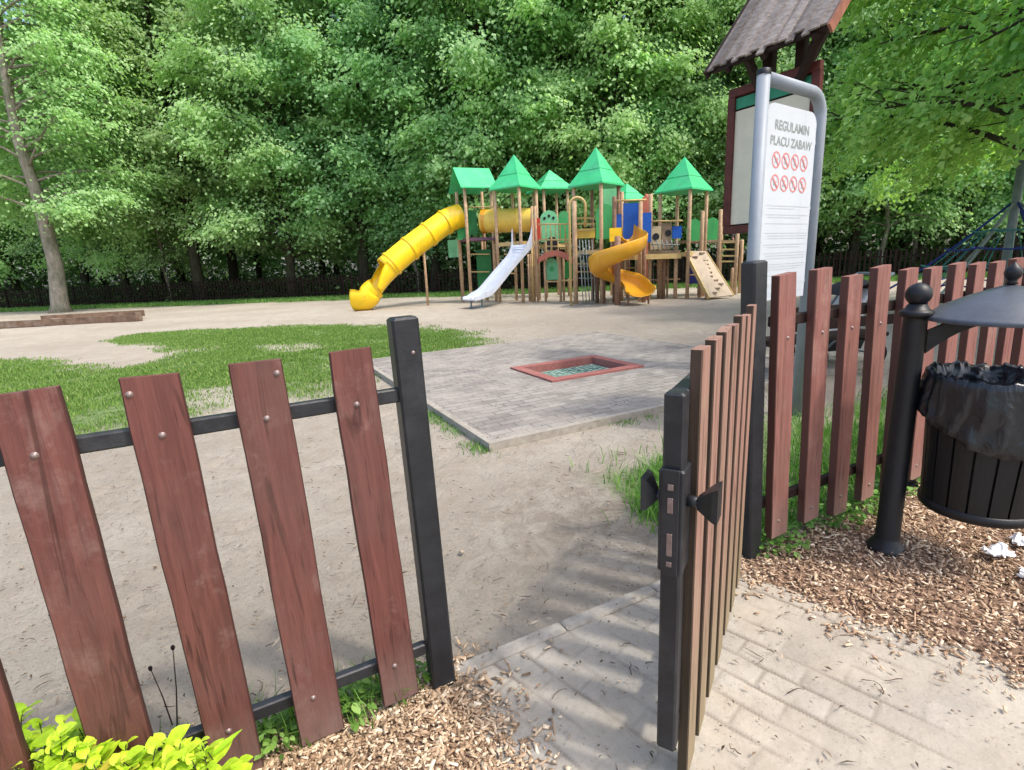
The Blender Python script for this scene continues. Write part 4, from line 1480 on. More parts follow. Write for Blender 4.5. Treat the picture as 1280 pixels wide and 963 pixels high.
def play():
    # ---- tower A (left, gabled roof)
    YA = 20.3
    xA = at(597, 330, YA)
    cA = Vector((xA.x, YA, 0))
    ra = R(22)
    d = Vector((math.cos(ra), math.sin(ra), 0)); n = Vector((-d.y, d.x, 0))
    zeA = zpx(239, 597, YA); zrA = zpx(214, 590, YA + .4)
    hx, hy = 0.50, 0.5
    for sx_, sy_ in ((-1, -1), (1, -1), (1, 1), (-1, 1)):
        p = cA + d * hx * sx_ + n * hy * sy_
        post(p.x, p.y, zeA + .05 + (.3 if sy_ > 5 else 0), .06)
    m = MB()
    ov = .72
    for sg in (-1, 1):
        A_ = cA + d * -ov + n * (sg * .78) + Vector((0, 0, zeA)); B_ = cA + d * ov * .92 + n * (sg * .78) + Vector((0, 0, zeA))
        C_ = cA + d * (ov * .92) + Vector((0, 0, zrA)); D_ = cA + d * -ov + Vector((0, 0, zrA))
        m.prism([A_, B_, C_, D_], (0, 0, .04))
    pc(m, 'roof', 'roof_green')
    zdA = zpx(298, 597, YA)
    dk = MB(); dk.prism([cA + d * a * hx + n * b * hy + Vector((0, 0, zdA - .1)) for a, b in ((-1, -1), (1, -1), (1, 1), (-1, 1))], (0, 0, .1))
    pc(dk, 'deck', 'purple')
    panel(585, 263, 597, 294, YA - .25, 'green_dark')
    panel(572, 262, 586, 300, YA - .1, 'green_panel', arch=True, yaw=R(30))
    panel(598, 312, 616, 366, YA + .1, 'green_dark', name='climbing_panel')
    panel(561, 300, 573, 322, YA + 1.1, 'green_pale', name='panel')
    # extra slender posts holding the tube slide exit at the left
    for px, Y in ((575, 21.3), (531, 19.4), (604, 21.4)):
        p = at(px, 330, Y); post(p.x, p.y, zpx(300, px, Y), .045)
    # ---- tower B
    YB = 19.3
    csB, cB = tower(648, YB, 0.52, R(8) + PI / 4, zpx(303, 648, YB), zpx(236, 648, YB), 1.12, over=.14)
    # bridge floor and rails between A and B
    pa = cA + d * .5 - n * .35; pb = Vector((csB[0].x, csB[0].y, 0))
    left = min(csB, key=lambda q: q.x)
    zf = zdA
    br = MB()
    for k in range(9):
        t = (k + .5) / 9
        p = pa.lerp(left, t)
        sag = -.10 * math.sin(PI * t)
        br.box(p + Vector((0, .35, zf + sag)), (.16, .75, .05), rz=0)
    pc(br, 'bridge_floor', 'purple')
    # crawl tube: yellow, orange ring at its left end
    t0 = at(603, 277, YA - .1); t1 = at(668, 275, YB + .3)
    mb = MB()
    npt = 7
    pts = [t0.lerp(t1, k / (npt - 1)) for k in range(npt)]
    mb.tube(pts, .42, 18, cap=False)
    mb.tube(pts, .385, 18, cap=False)
    tb = pc(mb, 'crawl_tube', 'yellow_old')
    for k in (0, 2, 4, 6):
        g = MB(); g.tube([pts[k] - Vector((.035, 0, 0)), pts[k] + Vector((.035, 0, 0))], .455, 18, cap=False); pc(g, 'flange', 'orange' if k == 0 else 'yellow_old', parent=tb)
    g = MB(); a = t0 - Vector((.05, 0.02, 0)); g.tube([a, a + Vector((.3, 0, 0))], .44, 18, cap=False); pc(g, 'mouth_ring', 'orange', parent=tb)
    rails(at(583, 259, YA - .5) * 1, at(626, 259, YA - .7) * 1, [0], .022)
    # red slide gate
    panel(664, 273, 676, 300, YB - .35, 'red', name='slide_gate')
    panel(656, 262, 668, 276, YB + .55, 'green_pale')
    # ---- tube slide
    P = [at(576, 270, 20.2), at(560, 276, 20.0), at(540, 290, 19.7), at(517, 307, 19.35), at(494, 326, 19.0), at(476, 343, 18.75), at(464, 358, 18.55)]
    def bez(pts, n):
        out_ = []
        for i in range(len(pts) - 1):
            p0 = pts[max(i - 1, 0)]; p1 = pts[i]; p2 = pts[i + 1]; p3 = pts[min(i + 2, len(pts) - 1)]
            for k in range(n):
                t = k / n
                out_.append(0.5 * ((2 * p1) + (p2 - p0) * t + (2 * p0 - 5 * p1 + 4 * p2 - p3) * t * t + (3 * p1 - p0 - 3 * p2 + p3) * t ** 3))
        out_.append(pts[-1])
        return out_
    path = bez(P, 5)
    rT = 0.43
    def channel(mb, path, r_, ang0, ang1, n=18, th=0.03, upv=Vector((0, 0, 1)), scale=None):
        """open channel; angles measured from straight down"""
        vs = []
        for i, p in enumerate(path):
            dd = (path[min(i + 1, len(path) - 1)] - path[max(i - 1, 0)]).normalized()
            sd = dd.cross(upv).normalized(); uu = sd.cross(dd)
            for kk, rr in enumerate((r_, r_ - th)):
                for k in range(n + 1):
                    a = ang0(i) + (ang1(i) - ang0(i)) * k / n
                    sc_ = scale(i) if scale else 1
                    vs.append(p + (sd * math.sin(a) - uu * math.cos(a)) * rr * sc_)
        fs = []
        st = 2 * (n + 1)
        for i in range(len(path) - 1):
            for k in range(n):
                a = i * st + k
                fs.append((a, a + 1, a + st + 1, a + st))
                b = a + n + 1
                fs.append((b + 1, b, b + st, b + st + 1))
            for e in (0, n):
                a = i * st + e; b = a + n + 1
                fs.append((a, b, b + st, a + st) if e == 0 else (b, a, a + st, b + st))
        for i in (0, len(path) - 1):
            for k in range(n):
                a = i * st + k
                fs.append((a, a + 1, a + n + 2, a + n + 1))
        mb.add(vs, fs, True)
    N_ = len(path)
    cut = int(N_ * .76)
    mb = MB()
    channel(mb, path[:cut + 1], rT, lambda i: -PI + .02, lambda i: PI - .02, n=24)
    ts = pc(mb, 'tube_slide', 'yellow', 'yellow enclosed tube slide with an open lower end')
    mb = MB()
    channel(mb, path[cut - 1:], rT + .004, lambda i: -PI * (.68 - .03 * i), lambda i: PI * (.68 - .03 * i), n=18)
    pc(mb, 'slide_trough', 'yellow', parent=ts)
    for k in (6, 11, 16, 21):
        if k > N_ - 3: break
        g = MB(); dd = (path[k + 1] - path[k - 1]).normalized()
        g.tube([path[k] - dd * .04, path[k] + dd * .04], rT + .035, 24, cap=False)
        g.tube([path[k] - dd * .04, path[k] - dd * .038], [rT, rT + .035], 24, cap=False)
        g.tube([path[k] + dd * .038, path[k] + dd * .04], [rT + .035, rT], 24, cap=False)
        pc(g, 'flange', 'yellow', parent=ts)
    # run-out basin at the foot
    q0 = path[-1]
    end = [q0 + Vector((.1, .02, .04)), q0 + Vector((-.12, -.02, -.12)), at(455, 366, 18.5), at(446, 369, 18.55)]
    for p in end[2:]: p.z = .50
    end = bez(end, 4)
    mb = MB()
    channel(mb, end, rT + .06, lambda i: -PI * .66, lambda i: PI * .66, n=16, th=.04, scale=lambda i: 1.0 + .01 * i)
    pc(mb, 'slide_basin', 'yellow', parent=ts)
    lg = MB()
    e = end[-2]
    lg.tube([(e.x, e.y, -.02), (e.x, e.y, .1)], .09, 8)
    pc(lg, 'slide_leg', 'steel', parent=ts); lg = MB()
    lg.tube([(q0.x, q0.y, -.02), (q0.x, q0.y, q0.z - .35)], .05, 8)
    pc(lg, 'slide_leg', 'steel', parent=ts)
    # ---- steel slide from tower B
    S = [at(653, 306, 18.4), at(648, 317, 18.2), at(628, 341, 17.75), at(609, 364, 17.3), at(600, 372, 17.1), at(586, 377, 16.85)]
    S[-1].z = .3; S[-2].z = .38
    path = bez(S, 4)
    mb = MB()
    vs = []; fs = []
    wd = .36
    nP = len(path)
    for i, p in enumerate(path):
        dd = (path[min(i + 1, nP - 1)] - path[max(i - 1, 0)]); dh = Vector((dd.x, dd.y, 0)).normalized()
        sd = Vector((-dh.y, dh.x, 0))
        hgt = .13 if i > 4 else .13 + (.42 * (1 - i / 5))
        hgt = hgt * (1 if i < nP - 3 else .6)
        for x, z in ((-wd, hgt), (-wd, 0), (wd, 0), (wd, hgt)):
            vs.append(p + sd * x + Vector((0, 0, z)))
        for x, z in ((-wd - .03, hgt + .0), (-wd - .03, -.04), (wd + .03, -.04), (wd + .03, hgt)):
            vs.append(p + sd * x + Vector((0, 0, z)))
    for i in range(nP - 1):
        a = i * 8; b = a + 8
        for k in range(3):
            fs += [(a + k, a + k + 1, b + k + 1, b + k), (a + 5 + k, a + 4 + k, b + 4 + k, b + 5 + k)]
        fs += [(a, b, b + 4, a + 4), (a + 3, a + 7, b + 7, b + 3)]
    for a in (0, (nP - 1) * 8):
        fs += [(a, a + 1, a + 5, a + 4), (a + 1, a + 2, a + 6, a + 5), (a + 2, a + 3, a + 7, a + 6)]
    mb.add(vs, fs, False)
    ss = pc(mb, 'steel_slide', 'steel', 'straight stainless steel slide')
    lg = MB()
    e = path[-3]
    for dx in (-.1, .25):
        lg.tube([(e.x + dx, e.y, -.02), (e.x + dx, e.y, e.z)], .03, 8)
    lg.box((e.x + .075, e.y, .02), (.5, .3, .03))
    pc(lg, 'slide_leg', 'net_pole', parent=ss)
    # ---- C small tower behind
    YC = 21.5
    csC, cC = tower(690, YC, .5, R(20), zpx(306, 690, YC), zpx(238, 690, YC), .75, over=.22)
    panel(676, 263, 698, 302, YB - .2, 'green_pale', arch=True, holes=[(-.5, .75, .05, 'dark_cloth'), (0, .82, .05, 'dark_cloth'), (.5, .75, .05, 'dark_cloth')])
    panel(699, 264, 713, 303, YB + .3, 'green_panel', arch=True)
    # front platform between B and D with the red arch below
    for px, Y in ((667, 18.7), (671, 18.4), (663, 18.9), (681, 18.2), (700, 18.2), (704, 18.6)):
        p = at(px, 330, Y); post(p.x, p.y, zpx(258 if px in (671, 667) else 318, px, Y), .045)
    ar0 = at(673, 326, 18.1); ar1 = at(717, 326, 17.6)
    mb = MB()
    pts = []
    for i in range(13):
        t = i / 12
        p = ar0.lerp(ar1, t); p.z += .24 * math.sin(PI * t)
        pts.append(p)
    vs, fs = [], []
    for p in pts:
        for y_, z_ in ((-.05, -.09), (-.05, .09), (.5, .09), (.5, -.09)):
            vs.append(p + Vector((0, y_, z_)))
    for i in range(12):
        for k in range(4):
            a = i * 4 + k; b = i * 4 + (k + 1) % 4
            fs.append((a, b, b + 4, a + 4))
    fs += [(3, 2, 1, 0), (48, 49, 50, 51)]
    mb.add(vs, fs)
    pc(mb, 'arched_bridge', 'red_arch', 'red arched bridge')
    panel(682, 323, 698, 350, 18.3, 'green_pale', arch=True, name='play_panel', holes=[(0, .5, .09, 'green_panel')])
    panel(706, 327, 716, 348, 18.6, 'green_dark', name='play_panel')
    for y0, y1 in ((349, 352), (348, 351)):
        pass
    rl = MB()
    rl.bar(at(681, 352, 18.2), at(700, 352, 18.2), .06, .05); rl.bar(at(703, 351, 18), at(717, 350, 17.6), .06, .05)
    pc(rl, 'beam', 'rail_yellow')
    # people-high railings of the bridge between B and D
    rails(at(674, 300, 18.3), at(716, 300, 17.6), [0, .5], .03, bal=7, zb=(0, .5))
    # wheels / round windows under
    # ---- D main tower
    YD = 17.3
    zdD = zpx(313, 746, YD)
    csD, cD = tower(746, YD, .50, R(2) + PI / 4, zdD, zpx(232, 746, YD), 1.12, over=.14, mats=['pole_dark', 'pole_wood', 'pole_wood', 'pole_dark'])
    panel(745, 255, 768, 299, YD - .25, 'green_panel', name='panel', arch=True)
    panel(754, 236, 776, 262, YD + 1.0, 'green_pale', name='panel')
    panel(716, 286, 744, 298, YD + .1, 'yellow_old', name='panel')
    fr_ = min(csD, key=lambda q: q.x)
    for py in (273, 280, 288):
        mb = MB(); mb.bar(at(720, py, YD), at(744, py, YD), .04, .05); pc(mb, 'rail', 'rail_yellow')
    # climbing hoop (inverted U) in front of D
    mb = MB()
    hp = []
    xa, xb = at(713, 330, 16.35), at(732, 330, 16.5)
    ztop = zpx(247, 722, 16.4)
    rr = (xb.x - xa.x) / 2
    hp.append(Vector((xa.x, xa.y, 0)))
    for i in range(11):
        a = PI - PI * i / 10
        hp.append(Vector(((xa.x + xb.x) / 2 + rr * math.cos(a), 16.4, ztop - rr + rr * math.sin(a))))
    hp.append(Vector((xb.x, xb.y, zpx(284, 732, 16.5))))
    mb.tube(hp, .04, 8)
    pc(mb, 'climbing_hoop', 'rail_yellow')
    p = at(719, 330, 16.9); post(p.x, p.y, zpx(252, 719, 16.9), .075, 'pole_wood')
    for px, Y in ((746, 16.9), (754, 16.6)):
        p = at(px, 330, Y); post(p.x, p.y, zpx(315, px, Y), .07, 'pole_dark')
    # E small roof behind
    tower(783, 20.0, .38, R(30), zpx(300, 783, 20), zpx(251, 783, 20), .6, over=.16, deck=False)
    # ---- F blue tower
    YF = 17.0
    for px, py, Y, m in ((768, 246, 16.7, 'pole_dark'), (777, 240, 17.4, 'pole_wood'), (805, 300, 16.4, 'pole_dark'), (807, 243, 17.0, 'red_arch'), (812, 243, 17.4, 'pole_wood'), (800, 252, 16.7, 'pole_wood')):
        p = at(px, 330, Y); post(p.x, p.y, zpx(py, px, Y), .065, m)
    panel(766, 268, 777, 291, 16.75, 'blue', name='panel')
    panel(779, 254, 801, 300, 16.85, 'blue', name='panel')
    panel(802, 266, 814, 303, 16.8, 'blue', name='panel')
    panel(803, 246, 811, 266, 16.9, 'red_arch', name='panel')
    rails(at(771, 251, 16.6), at(808, 250, 16.7), [0], .03)
    dk = MB()
    dk.prism([at(766, 318, 16.9), at(850, 317, 17.1), at(850, 317, 17.1) + Vector((0, 1.0, 0)), at(766, 318, 16.9) + Vector((0, 1.0, 0))], (0, 0, .1))
    pc(dk, 'deck', 'deck')
    bm = MB(); bm.bar(at(781, 322, 16.85), at(851, 320, 17.0), .06, .16); pc(bm, 'deck_beam', 'rail_yellow')
    # bridge between F and G: rails, panels with round windows
    rails(at(814, 277, 17.0), at(853, 276, 17.1), [0], .03)
    panel(813, 283, 826, 312, 17.05, 'cream', holes=[(0.0, .55, .11, 'dark_cloth')])
    panel(827, 279, 839, 312, 17.1, 'deck', holes=[(.3, .62, .10, 'dark_cloth')])
    panel(840, 283, 852, 298, 17.15, 'blue')
    nt_ = MB()
    for k in range(6):
        nt_.tube([at(815 + k * 6, 300, 16.95), at(818 + k * 6, 314, 16.95)], .018, 5)
    nt_.tube([at(814, 306, 16.95), at(850, 306, 16.95)], .018, 5)
    pc(nt_, 'rope_net', 'rope_grey')
    # ---- G tower
    YG = 17.6
    zdG = zpx(316, 852, YG)
    csG, cG = tower(852, YG, .52, R(-3) + PI / 4, zdG, zpx(239, 852, YG), 1.03, over=.14)
    panel(858, 274, 877, 301, YG - .05, 'green_panel', arch=True)
    panel(881, 272, 898, 300, YG + .3, 'green_panel', arch=True)
    panel(857, 333, 872, 355, YG + .5, 'navy')
    for px, py, Y in ((898, 262, 17.6), (876, 264, 17.2), (900, 275, 18.3), (920, 290, 17.6), (926, 300, 18.3), (916, 335, 18.2)):
        p = at(px, 330, Y); post(p.x, p.y, zpx(py, px, Y), .06)
    for py in (303, 312, 320, 327):
        mb = MB(); mb.bar(at(901, py, 17.7), at(919, py, 17.6), .04, .05); pc(mb, 'rung', 'rail_yellow')
    dk = MB(); a = at(858, 303, 17.9); b = at(925, 303, 17.9)
    dk.prism([a, b, b + Vector((0, 1.0, 0)), a + Vector((0, 1, 0))], (0, 0, .07)); pc(dk, 'deck', 'deck')
    # lattice of cross bars under the decks
    xb_ = MB()
    for (x0, y0, x1, y1, Y) in ((772, 345, 806, 345, 17.6), (812, 350, 850, 349, 17.7), (858, 344, 880, 344, 17.6), (741, 340, 770, 340, 18.2), (820, 330, 836, 352, 17.9), (836, 330, 820, 352, 17.9)):
        xb_.tube([at(x0, y0, Y), at(x1, y1, Y)], .025, 6)
    pc(xb_, 'cross_bar', 'pole_wood')
    for px, Y, m in ((826, 18.2, 'pole_wood'), (830, 17.4, 'pole_dark'), (875, 18.2, 'pole_dark'), (796, 18.2, 'cream'), (845, 17.2, 'pole_wood'), (785, 18.4, 'pole_dark')):
        p = at(px, 330, Y); post(p.x, p.y, zpx(320, px, Y), .06, m)
    for (x0, x1, ys_, Y) in ((683, 697, (308, 314), 18.25), (700, 715, (305, 311, 317), 17.9), (722, 743, (330, 340), 17.2), (630, 643, (318, 330, 342), 19.0), (588, 612, (318, 340), 20.3), (783, 800, (335, 350), 17.9), (860, 876, (325, 330), 18.3)):
        for y_ in ys_:
            mb = MB(); mb.bar(at(x0, y_, Y), at(x1, y_, Y), .035, .045); pc(mb, 'rung', 'rail_yellow')
    for (px, y0, y1, Y, m_) in ((689, 296, 320, 18.2, 'rail_yellow'), (707, 292, 318, 17.9, 'rail_yellow'), (664, 300, 372, 18.6, 'rail_yellow'), (660, 318, 372, 18.9, 'pole_wood'), (811, 318, 368, 17.6, 'rope_grey'), (835, 318, 368, 17.9, 'pole_wood')):
        mb = MB(); a_ = at(px, y0, Y); b_ = at(px, y1, Y); b_ = Vector((a_.x, a_.y, max(b_.z, 0) if y1 < 360 else 0)); mb.tube([a_, b_], .035, 8); pc(mb, 'pole', m_)
    nn = MB()
    for k in range(5):
        a_ = at(724 + k * 4, 300, 17.0); nn.tube([a_, Vector((a_.x + .05, a_.y - .35, 0.02))], .016, 5)
    for y_ in (318, 333, 348):
        nn.tube([at(723, y_, 16.9), at(742, y_, 16.9)], .016, 5)
    pc(nn, 'rope_ladder', 'rope_grey')
    panel(684, 296, 697, 312, 18.9, 'dark_cloth', name='play_panel', arch=True)
    # ---- climbing ramp
    r0_ = at(857, 314, 17.1); r1_ = at(882, 314, 17.1)
    b0 = at(887, 362, 16.0); b1 = at(917, 360, 16.5)
    b0.z = .08; b1.z = .08
    mb = MB()
    nrm = (r1_ - r0_).cross(b0 - r0_).normalized()
    if nrm.z < 0: nrm = -nrm
    mb.prism([r0_, r1_, b1, b0], -nrm * .05)
    rp = pc(mb, 'climbing_ramp', 'ramp')
    g = MB()
    rs = random.Random(2)
    for k in range(11):
        t = (k + .7) / 11.5
        a = r0_.lerp(b0, t); b = r1_.lerp(b1, t)
        c = a.lerp(b, rs.uniform(.25, .75)) + nrm * .03
        g.box(c, (.16, .07, .05), rz=rs.uniform(-.4, .4))
    pc(g, 'climbing_hold', 'deck', parent=rp)
    sr_ = MB(); sr_.bar(r0_ - nrm * .05, b0 - nrm * .05, .05, .12); sr_.bar(r1_ - nrm * .05, b1 - nrm * .05, .05, .12)
    pc(sr_, 'side_rail', 'rail_yellow', parent=rp)
    lg = MB(); p = b0.lerp(r0_, .12); lg.tube([(p.x, p.y, 0), (p.x, p.y, p.z - .05)], .04, 8); pc(lg, 'leg', 'pole_dark', parent=rp)
    # ---- spiral slide
    ctr = at(772, 330, 15.9)
    mb = MB()
    Rm = .56
    path = []
    total = R(395)
    nS = 44
    z_top, z_bot = 1.80, .34
    for i in range(nS + 1):
        t = i / nS
        a = R(28) - total * t                 # clockwise seen from above: right, front, left, back, right, front
        rr = Rm
        z = z_top + (z_bot - z_top) * t
        path.append(Vector((ctr.x + rr * math.cos(a), ctr.y + rr * math.sin(a), z)))
    tang = (path[-1] - path[-2]); tang.z = 0; tang.normalize()
    path += [path[-1] + (tang * .6 + Vector((.1, -.85, 0))).normalized() * .16 * k for k in range(1, 4)]
    for p in path[-3:]: p.z = z_bot - .03
    # top straight entry towards tower F
    pre = [path[0] + Vector((-.02, .2, .06)) * k for k in (3, 2, 1)]
    path = pre + path
    vs, fs = [], []
    prof = [(-.26, .10), (-.255, .02), (-.17, -.06), (0, -.09), (.17, -.05), (.27, .06), (.30, .22), (.31, .38)]
    prof_in = [(x * .93, z + .022) for x, z in prof]
    nP = len(path)
    for i, p in enumerate(path):
        dd = (path[min(i + 1, nP - 1)] - path[max(i - 1, 0)]); dd.z = 0; dd.normalize()
        rad = Vector((dd.y, -dd.x, 0))            # outward for a clockwise helix is to the left
        rad = -rad if i >= 3 and (Vector((p.x, p.y, 0)) - Vector((ctr.x, ctr.y, 0))).dot(rad) < 0 and i < nP - 4 else rad
        if i >= nP - 4 or i < 3:
            ref = path[nP - 5] if i >= nP - 4 else path[3]
        vsr = lastr if (i >= nP - 4) else rad
        if i >= 3 and i < nP - 4: lastr = rad
        if i < 3:
            vsr = (Vector((path[4].x, path[4].y, 0)) - Vector((ctr.x, ctr.y, 0))).normalized()
        f_ = 1.0 if i < nP - 8 else 1 - .06 * (i - nP + 8)
        for pr_ in (prof, prof_in):
            for x, z in pr_:
                wx = 1.0 + .4 * max(0, min(1, (i - nP + 12) / 10))
                vs.append(p + vsr * x * wx + Vector((0, 0, z * (f_ if z > 0 else 1))))
    k8 = len(prof)
    st = 2 * k8
    for i in range(nP - 1):
        for k in range(k8 - 1):
            a = i * st + k
            fs.append((a, a + 1, a + st + 1, a + st))
            b = a + k8
            fs.append((b + 1, b, b + st, b + st + 1))
        for e in (0, k8 - 1):
            a = i * st + e; b = a + k8
            fs.append((a, b, b + st, a + st))
    for i in (0, nP - 1):
        for k in range(k8 - 1):
            a = i * st + k
            fs.append((a, a + 1, a + k8 + 1, a + k8))
    mb.add(vs, fs, True)
    sp = pc(mb, 'spiral_slide', 'orange', 'orange and yellow spiral slide')
    cp = MB(); cp.tube([(ctr.x, ctr.y, 0), (ctr.x, ctr.y, 2.0)], .09, 12); pc(cp, 'centre_pole', 'pole_dark', parent=sp)
    lg = MB()
    e = path[-3]
    for dx in (-.3, .3):
        lg = MB(); lg.tube([(e.x + dx, e.y - .05, 0), (e.x + dx, e.y - .05, .3)], .03, 8)
        pc(lg, 'slide_leg', 'pole_dark', parent=sp)
    panel(762, 285, 777, 302, 16.4, 'yellow', name='slide_hood')
play()

# ------------------------------------------------------------------ sandbox frame at the left
def sandbox():
    a = gz(-60, 408, .15); b = gz(172, 396, .15)
    a = Vector((a.x, a.y, 0)); b = Vector((b.x, b.y, 0))
    d = (b - a).normalized(); n = Vector((-d.y, d.x, 0))
    root = empty('sandbox', b.copy(), 'low timber-edged sandbox near the leaning pale tree', 'sandbox')
    L = (b - a).length
    def tim(p, q, name='board'):
        m = MB(); m.bar(p, q, .16, .22); o = build_c(m, name, 'timber', root)
    z = Vector((0, 0, .11))
    tim(a + z, b + z)
    tim(a + n * 2.1 + z + d * 1.5, b + n * 2.1 + z - d * 1.3)
    tim(b + n * .1 + z, b + n * 2.0 - d * 1.2 + z)
    tim(a + n * 1.2 + d * 2 + z * 1.6, a + n * 1.6 + d * 5.3 + z * 1.6, 'seat_board')
    tim(b + n * 1.2 - d * 2.9 + z * 1.6, b + n * 1.5 - d * 1.3 + z * 1.6, 'seat_board')
    # sand heaped inside
    xs = np.linspace(0.05, L - 1.3, 60); ys = np.linspace(.1, 2.0, 30)
    X, Y = np.meshgrid(xs, ys)
    Zs = .10 + (vnoise(X, Y, 1.2, 3) - .4) * .16
    v = np.stack([a.x + d.x * X + n.x * Y, a.y + d.y * X + n.y * Y, Zs], -1).reshape(-1, 3)
    i = np.arange(X.size).reshape(X.shape)
    q = np.stack([i[:-1, :-1].ravel(), i[:-1, 1:].ravel(), i[1:, 1:].ravel(), i[1:, :-1].ravel()], 1)
    me = np_mesh('sand', v, q, smooth=True)
    m = weathered('play_sand', (0.50, 0.42, 0.33), .12, 8, .95, .05, .4)
    o = link('sand', me, m)
    o.parent = root; o.location = -root.location
sandbox()

# ------------------------------------------------------------------ back fence of thin pickets
def back_fence():
    root = empty('picket_fence', (BF[2][0], BF[2][1], 0), 'distant dark picket fence along the edge of the woods', 'fence')
    pk, rl, ps = MB(), MB(), MB()
    rs = random.Random(1)
    posts = []
    for i in range(len(BF) - 1):
        a = Vector((*BF[i], 0)); b = Vector((*BF[i + 1], 0))
        L = (b - a).length; d = (b - a) / L; n = Vector((d.y, -d.x, 0))
        ang = math.atan2(d.y, d.x)
        for z in (.3, .92):
            rl.bar(a + Vector((0, 0, z)), b + Vector((0, 0, z)), .04, .07)
        k = int(L / .2)
        for j in range(k):
            p = a + d * (j + .5) * .2 + n * .035
            h = 1.15 + rs.uniform(-.03, .03)
            w_ = .085
            m = Matrix.Rotation(ang, 4, 'Z') @ Matrix.Rotation(rs.uniform(-.02, .02), 4, 'Y')
            pk.box(p + Vector((0, 0, .05 + h / 2)), (w_, .022, h), mtx=m)
        for j in range(int(L / 2.4) + 1):
            posts.append((a + d * j * 2.4 - n * .06, ang))
    build_c(pk, 'pickets', 'far_fence', root)
    build_c(rl, 'rails', 'far_fence', root)
    for p, ang in posts:
        ps = MB(); ps.box(p + Vector((0, 0, .6)), (.1, .09, 1.25), rz=ang)
        build_c(ps, 'post', 'far_fence', root)
back_fence()

# ------------------------------------------------------------------ bench and pushchair behind the right fence
def bench():
    a = gz(978, 372, .80); a = at(975, 381, 5.2); b = at(1122, 374, 5.5)
    A = Vector((a.x, a.y, 0)); B = Vector((b.x, b.y, 0))
    d = (B - A).normalized(); n = Vector((-d.y, d.x, 0))
    L = (B - A).length
    root = empty('park_bench', (A + B) / 2, 'dark brown wooden bench seen from behind through the right-hand pickets', 'bench')
    for z in (.74, .60):
        m = MB(); m.rbox((A + B) / 2 + Vector((0, 0, z)), (L, .035, .105), ch=.006, mtx=Matrix.Rotation(math.atan2(d.y, d.x), 4, 'Z')); build_c(m, 'backrest', 'board_dark', root)
    m = MB()
    for k in range(3):
        m.rbox((A + B) / 2 + n * (.1 + k * .13) + Vector((0, 0, .43)), (L, .11, .04), ch=.006, mtx=Matrix.Rotation(math.atan2(d.y, d.x), 4, 'Z'))
    build_c(m, 'seat', 'board_dark', root)
    for s in (.15, L - .15):
        m = MB(); m.bar(A + d * s + n * .03 + Vector((0, 0, 0)), A + d * s + n * .03 + Vector((0, 0, .78)), .05, .06, (1, 0, 0)); m.bar(A + d * s + n * .40 + Vector((0, 0, 0)), A + d * s + n * .40 + Vector((0, 0, .41)), .05, .05, (1, 0, 0)); m.bar(A + d * s + n * .03 + Vector((0, 0, .38)), A + d * s + n * .42 + Vector((0, 0, .38)), .05, .05)
        build_c(m, 'leg', 'bin_black', root)
bench()

def pushchair():
    c = at(1040, 430, 6.2); C = Vector((c.x, c.y, 0))
    root = empty('pushchair', C, 'pushchair with pale seat and dark wheels parked beyond the bench', 'pushchair')
    root.rotation_euler = (0, 0, R(12))
    L = .44
    def wheel(x, y, r_):
        m = MB(); pts = [(x + r_ * math.cos(2 * PI * k / 24), y, r_ + .0 + r_ * math.sin(2 * PI * k / 24)) for k in range(25)]
        m.tube(pts, .022, 8, cap=False); w_ = m.build('wheel', 'rubber', root)
        g = MB()
        g.tube([(x, y - .03, r_), (x, y + .03, r_)], .035, 12)
        for k in range(5):
            a = 2 * PI * k / 5
            g.bar((x, y, r_), (x + (r_ - .01) * math.cos(a), y, r_ + (r_ - .01) * math.sin(a)), .012, .018, (0, 1, 0))
        g.build('rim', 'bolt', w_)
    wheel(-L, -.26, .13); wheel(-L, .26, .13); wheel(L, -.22, .11); wheel(L, .22, .11)
    f = MB()
    for y in (-.24, .24):
        f.tube([(-L, y, .13), (-.05, y, .42), (.42, y, 1.0), (.52, y, 1.04)], .015, 8)
        f.tube([(L, y, .11), (.05, y, .46), (-.25, y, .62)], .015, 8)
    f.tube([(.52, -.24, 1.04), (.52, .24, 1.04)], .018, 8)
    f.tube([(-L, -.26, .13), (-L, .26, .13)], .012, 8); f.tube([(L, -.22, .11), (L, .22, .11)], .012, 8)
    f.build('frame', 'net_pole', root)
    s = MB()
    s.prism([(-.32, -.2, .40), (.10, -.2, .38), (.34, -.2, .85), (.28, -.2, .88), (.02, -.2, .47), (-.34, -.2, .47)], (0, .4, 0))
    s.build('seat', 'white_cloth', root)
    k = MB(); k.prism([(-.30, -.17, .18), (.25, -.17, .18), (.3, -.17, .3), (-.34, -.17, .3)], (0, .34, 0)); k.build('basket', 'dark_cloth', root)
    h = MB()
    vs, fs = [], []
    for i in range(7):
        a = R(20 + i * 22)
        for j, y in enumerate((-.23, -.12, 0, .12, .23)):
            rr = .30 * (1 - .25 * abs(y) / .23)
            vs.append((.22 - rr * math.cos(a) * 1.0, y, .72 + rr * math.sin(a)))
    for i in range(6):
        for j in range(4):
            a = i * 5 + j; fs.append((a, a + 1, a + 6, a + 5))
    h.add(vs, fs, True); h.build('hood', 'dark_cloth', root)
    b = MB(); b.rbox((-.1, 0, .52), (.35, .34, .06), ch=.02); b.build('blanket', 'pink_cloth', root)
pushchair()

